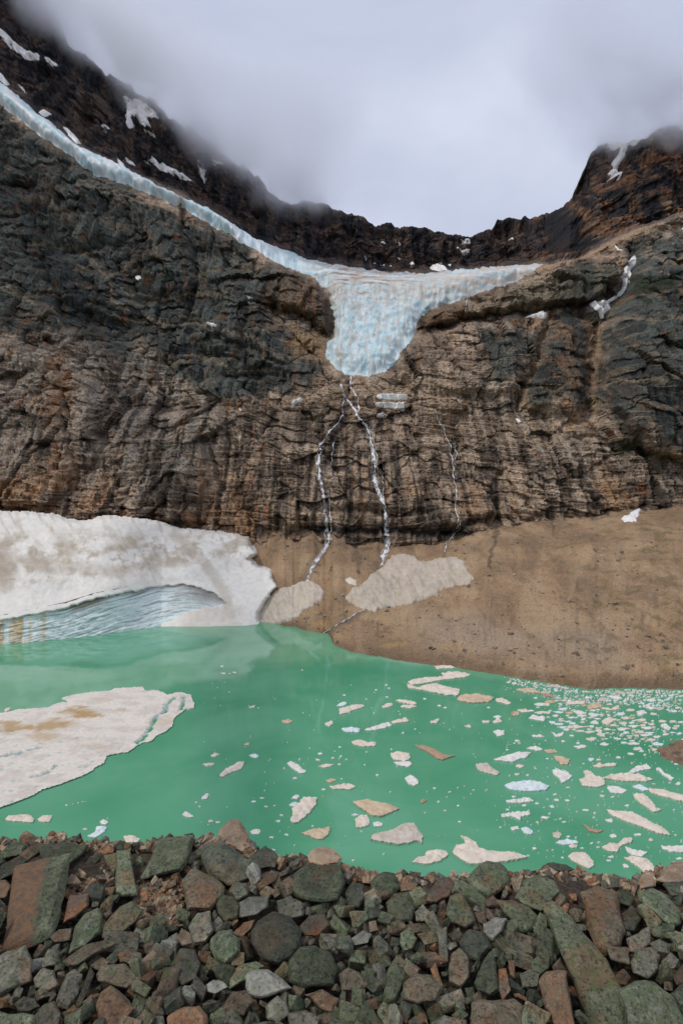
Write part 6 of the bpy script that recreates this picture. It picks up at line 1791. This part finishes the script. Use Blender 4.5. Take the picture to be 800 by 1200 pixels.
# --- rubble under and between: one mass
M_RUB = mat_face('rubble_stone', 0.6, 0.85, 60.0, (30, 30, 30), 0.012)
tone_all = np.array([(0.10, 0.105, 0.07), (0.125, 0.12, 0.085), (0.07, 0.072, 0.05), (0.14, 0.11, 0.075), (0.19, 0.115, 0.06), (0.18, 0.17, 0.13)])
tone_tan = np.array([(0.36, 0.26, 0.16), (0.28, 0.18, 0.11), (0.40, 0.32, 0.22), (0.22, 0.155, 0.10), (0.28, 0.15, 0.08), (0.20, 0.165, 0.125)])
pos, size, cols = [], [], []
for _ in range(10000):
    py = 975 + 300 * r_.random() ** 0.9
    px = r_.uniform(-120, 920)
    c_ = CRP(px)
    if py < c_ - 1:
        continue
    if _ % 4 == 0:
        zx = [(72, 138, 996, 1050), (632, 692, 1022, 1092), (157, 216, 1030, 1085)][int(r_.integers(3))]
        px, py = r_.uniform(zx[0], zx[1]), r_.uniform(max(zx[2], CRP(zx[0]) + 2), zx[3])
    gravel = (70 < px < 140 and 995 < py < 1050) or (630 < px < 692 and 1020 < py < 1092) or (155 < px < 218 and 1030 < py < 1085) or py < c_ + 13
    q = view_point(px, py, ZP - (0.10 if gravel else 0.18) + r_.uniform(-0.03, 0.03))
    pos.append(q)
    s_ = r_.uniform(0.012, 0.034) if gravel else r_.uniform(0.012, 0.045)
    size.append(s_)
    cols.append(tone_tan[r_.integers(6)] if gravel and r_.random() < 0.85 else tone_all[min(5, int(r_.integers(8)) % 6)] * 0.8)  # darker rubble colour deepens the shade between the boulders
for (px, py, rad, gravel) in rest:
    q = view_point(px, py, ZP - 0.04)
    pos.append(q)
    size.append(rad / FOC * q[1] * 1.1)
    cols.append(tone_tan[r_.integers(6)] if gravel else tone_all[r_.integers(6)])
# loose cobbles standing up along the crest line
for _ in range(520):
    px = r_.uniform(-120, 920)
    q = view_point(px, CRP(px) + r_.uniform(0, 10), ZP - 0.05)
    pos.append(q)
    s_ = r_.uniform(0.02, 0.062)
    size.append(s_)
    q[2] += s_ * 0.3
    cols.append(tone_tan[r_.integers(6)] if r_.random() < 0.75 else tone_all[r_.integers(6)])
# the bank goes on beyond the frame
for _ in range(5200):
    x_ = r_.uniform(-8.5, 8.5)
    y_ = r_.uniform(1.2, 5.6)
    if y_ > crest_Y(x_) + 0.1:
        continue
    px, py = 400 + x_ / y_ * FOC, 600 + (EYE - ZP) / y_ * FOC
    if -30 < px < 830 and py < 1235:
        continue
    s_ = 0.035 + 0.13 * r_.random() ** 2.5
    pos.append(np.array([x_, y_, ZP - 0.10 + 0.25 * s_]))
    size.append(s_)
    cols.append(tone_all[r_.integers(6)])
scatter('rubble', np.array(pos), size, np.array(cols), M_RUB, 'mass of small rubble and tan gravel between the boulders', r_, 0.35)

# ================================================================== CLOUD ON THE PEAKS
def cloud_box(name, x0, x1, y0, y1, z0, z1, base_pts, fall, dens, nscale, namp, label, thick, xw):
    me = bpy.data.meshes.new(name)
    bm = bmesh.new()
    bmesh.ops.create_cube(bm, size=1)
    for v in bm.verts:
        v.co = ((x0 + x1) / 2 + v.co.x * (x1 - x0), (y0 + y1) / 2 + v.co.y * (y1 - y0), (z0 + z1) / 2 + v.co.z * (z1 - z0))
    bm.to_mesh(me)
    bm.free()
    m = bpy.data.materials.new(name)
    m.use_nodes = True
    nt = m.node_tree
    nt.nodes.clear()
    out = nt.nodes.new('ShaderNodeOutputMaterial')
    pv = nt.nodes.new('ShaderNodeVolumePrincipled')
    pv.inputs['Color'].default_value = (0.99, 0.992, 1.0, 1)
    pv.inputs['Anisotropy'].default_value = 0.85
    t = nt.nodes.new('ShaderNodeTexCoord')
    sp = nt.nodes.new('ShaderNodeSeparateXYZ')
    nt.links.new(t.outputs['Object'], sp.inputs[0])
    # cloud base height along x
    mr = nd(nt, 'ShaderNodeMapRange')
    mr.inputs['From Min'].default_value = x0
    mr.inputs['From Max'].default_value = x1
    nt.links.new(sp.outputs[0], mr.inputs['Value'])
    hs_ = [p[1] for p in base_pts]
    lo, hi = min(hs_), max(hs_)
    r = nt.nodes.new('ShaderNodeValToRGB')
    r.color_ramp.interpolation = 'B_SPLINE'
    els = r.color_ramp.elements
    while len(els) < len(base_pts):
        els.new(0.5)
    for e, (x_, z_) in zip(els, base_pts):
        e.position = (x_ - x0) / (x1 - x0)
        g = (z_ - lo) / (hi - lo)
        e.color = (g, g, g, 1)
    nt.links.new(mr.outputs[0], r.inputs['Fac'])
    bh = nd(nt, 'ShaderNodeMath', operation='MULTIPLY_ADD')
    bh.inputs[1].default_value = hi - lo
    bh.inputs[2].default_value = lo
    nt.links.new(r.outputs['Color'], bh.inputs[0])
    dz = nd(nt, 'ShaderNodeMath', operation='SUBTRACT')
    nt.links.new(sp.outputs[2], dz.inputs[0])
    nt.links.new(bh.outputs[0], dz.inputs[1])
    n_ = noise(nt, nscale, 6, 0.6)
    na = nd(nt, 'ShaderNodeMath', operation='MULTIPLY_ADD')
    nt.links.new(n_, na.inputs[0])
    na.inputs[1].default_value = namp
    nt.links.new(dz.outputs[0], na.inputs[2])
    md = nd(nt, 'ShaderNodeMapRange', interpolation_type='SMOOTHSTEP')
    md.inputs['From Min'].default_value = namp * 0.5
    md.inputs['From Max'].default_value = namp * 0.5 + fall
    md.inputs['To Min'].default_value = 0
    md.inputs['To Max'].default_value = dens
    nt.links.new(na.outputs[0], md.inputs['Value'])
    # the cloud thins out again towards its top and its ends
    tf = nd(nt, 'ShaderNodeMapRange', interpolation_type='SMOOTHSTEP')
    tf.inputs['From Min'].default_value = namp * 0.5 + thick
    tf.inputs['From Max'].default_value = namp * 0.5 + thick * 0.35
    nt.links.new(na.outputs[0], tf.inputs['Value'])
    cur = md.outputs[0]
    outs = [tf.outputs[0]]
    for ax, a0, a1, wd in ((0, x0, x1, xw), (1, y0, y1, 60), (2, z0, z1, 60)):
        for e0, e1 in ((a0, a0 + wd), (a1, a1 - wd)):
            f_ = nd(nt, 'ShaderNodeMapRange', interpolation_type='SMOOTHSTEP')
            f_.inputs['From Min'].default_value = e0
            f_.inputs['From Max'].default_value = e1
            nt.links.new(sp.outputs[ax], f_.inputs['Value'])
            outs.append(f_.outputs[0])
    for f_ in outs:
        mm = nd(nt, 'ShaderNodeMath', operation='MULTIPLY')
        nt.links.new(cur, mm.inputs[0])
        nt.links.new(f_, mm.inputs[1])
        cur = mm.outputs[0]
    nt.links.new(cur, pv.inputs['Density'])
    nt.links.new(pv.outputs[0], out.inputs['Volume'])
    me.materials.append(m)
    o = add_obj(name, me, label=label, kind='stuff')
    return o
cloud_box('cloud', -1300, 60, 790, 1110, 560, 1500,
          [(-1300, 1350), (-800, 1180), (-560, 915), (-440, 822), (-312, 722), (-200, 655), (-100, 605), (-40, 600), (60, 650)], 60, 0.028, 0.010, 210,
          'grey cloud swallowing the left ridge', 165, 120)
cloud_box('cloud', 260, 1100, 740, 1010, 560, 1000,
          [(260, 800), (380, 690), (430, 632), (480, 628), (540, 590), (700, 640), (1100, 800)], 40, 0.045, 0.014, 130,
          'grey cloud touching the right hand summit', 120, 120)

# ------------------------------------------------------------------ labels that would otherwise repeat
by = {}
for o in bpy.data.objects:
    if o.parent is None and 'label' in o and 'category' in o:
        by.setdefault(o['label'], []).append(o)
ORD = ['first', 'second', 'third', 'fourth', 'fifth', 'sixth', 'seventh', 'eighth', 'ninth', 'tenth', 'eleventh', 'twelfth', 'thirteenth', 'fourteenth']
def mid_px(o):
    V = np.empty(len(o.data.vertices) * 3, np.float32)
    o.data.vertices.foreach_get('co', V)
    c_ = V.reshape(-1, 3).mean(0)
    q = o.location + Vector(c_.tolist()) if o.rotation_euler.x == 0 and o.scale.x == 1 else o.location
    return q.x / max(q.y, 0.1)
for lab, lst in by.items():
    if len(lst) < 2 or len(lst) > 14 or any(o.data is None for o in lst):
        continue
    lst.sort(key=mid_px)
    for i, o in enumerate(lst):
        if len(lst) == 2:
            o['label'] = lab + (', left one of two' if i == 0 else ', right one of two')
        else:
            o['label'] = lab + ', ' + (ORD[i] + ' from the left' if i else 'leftmost')
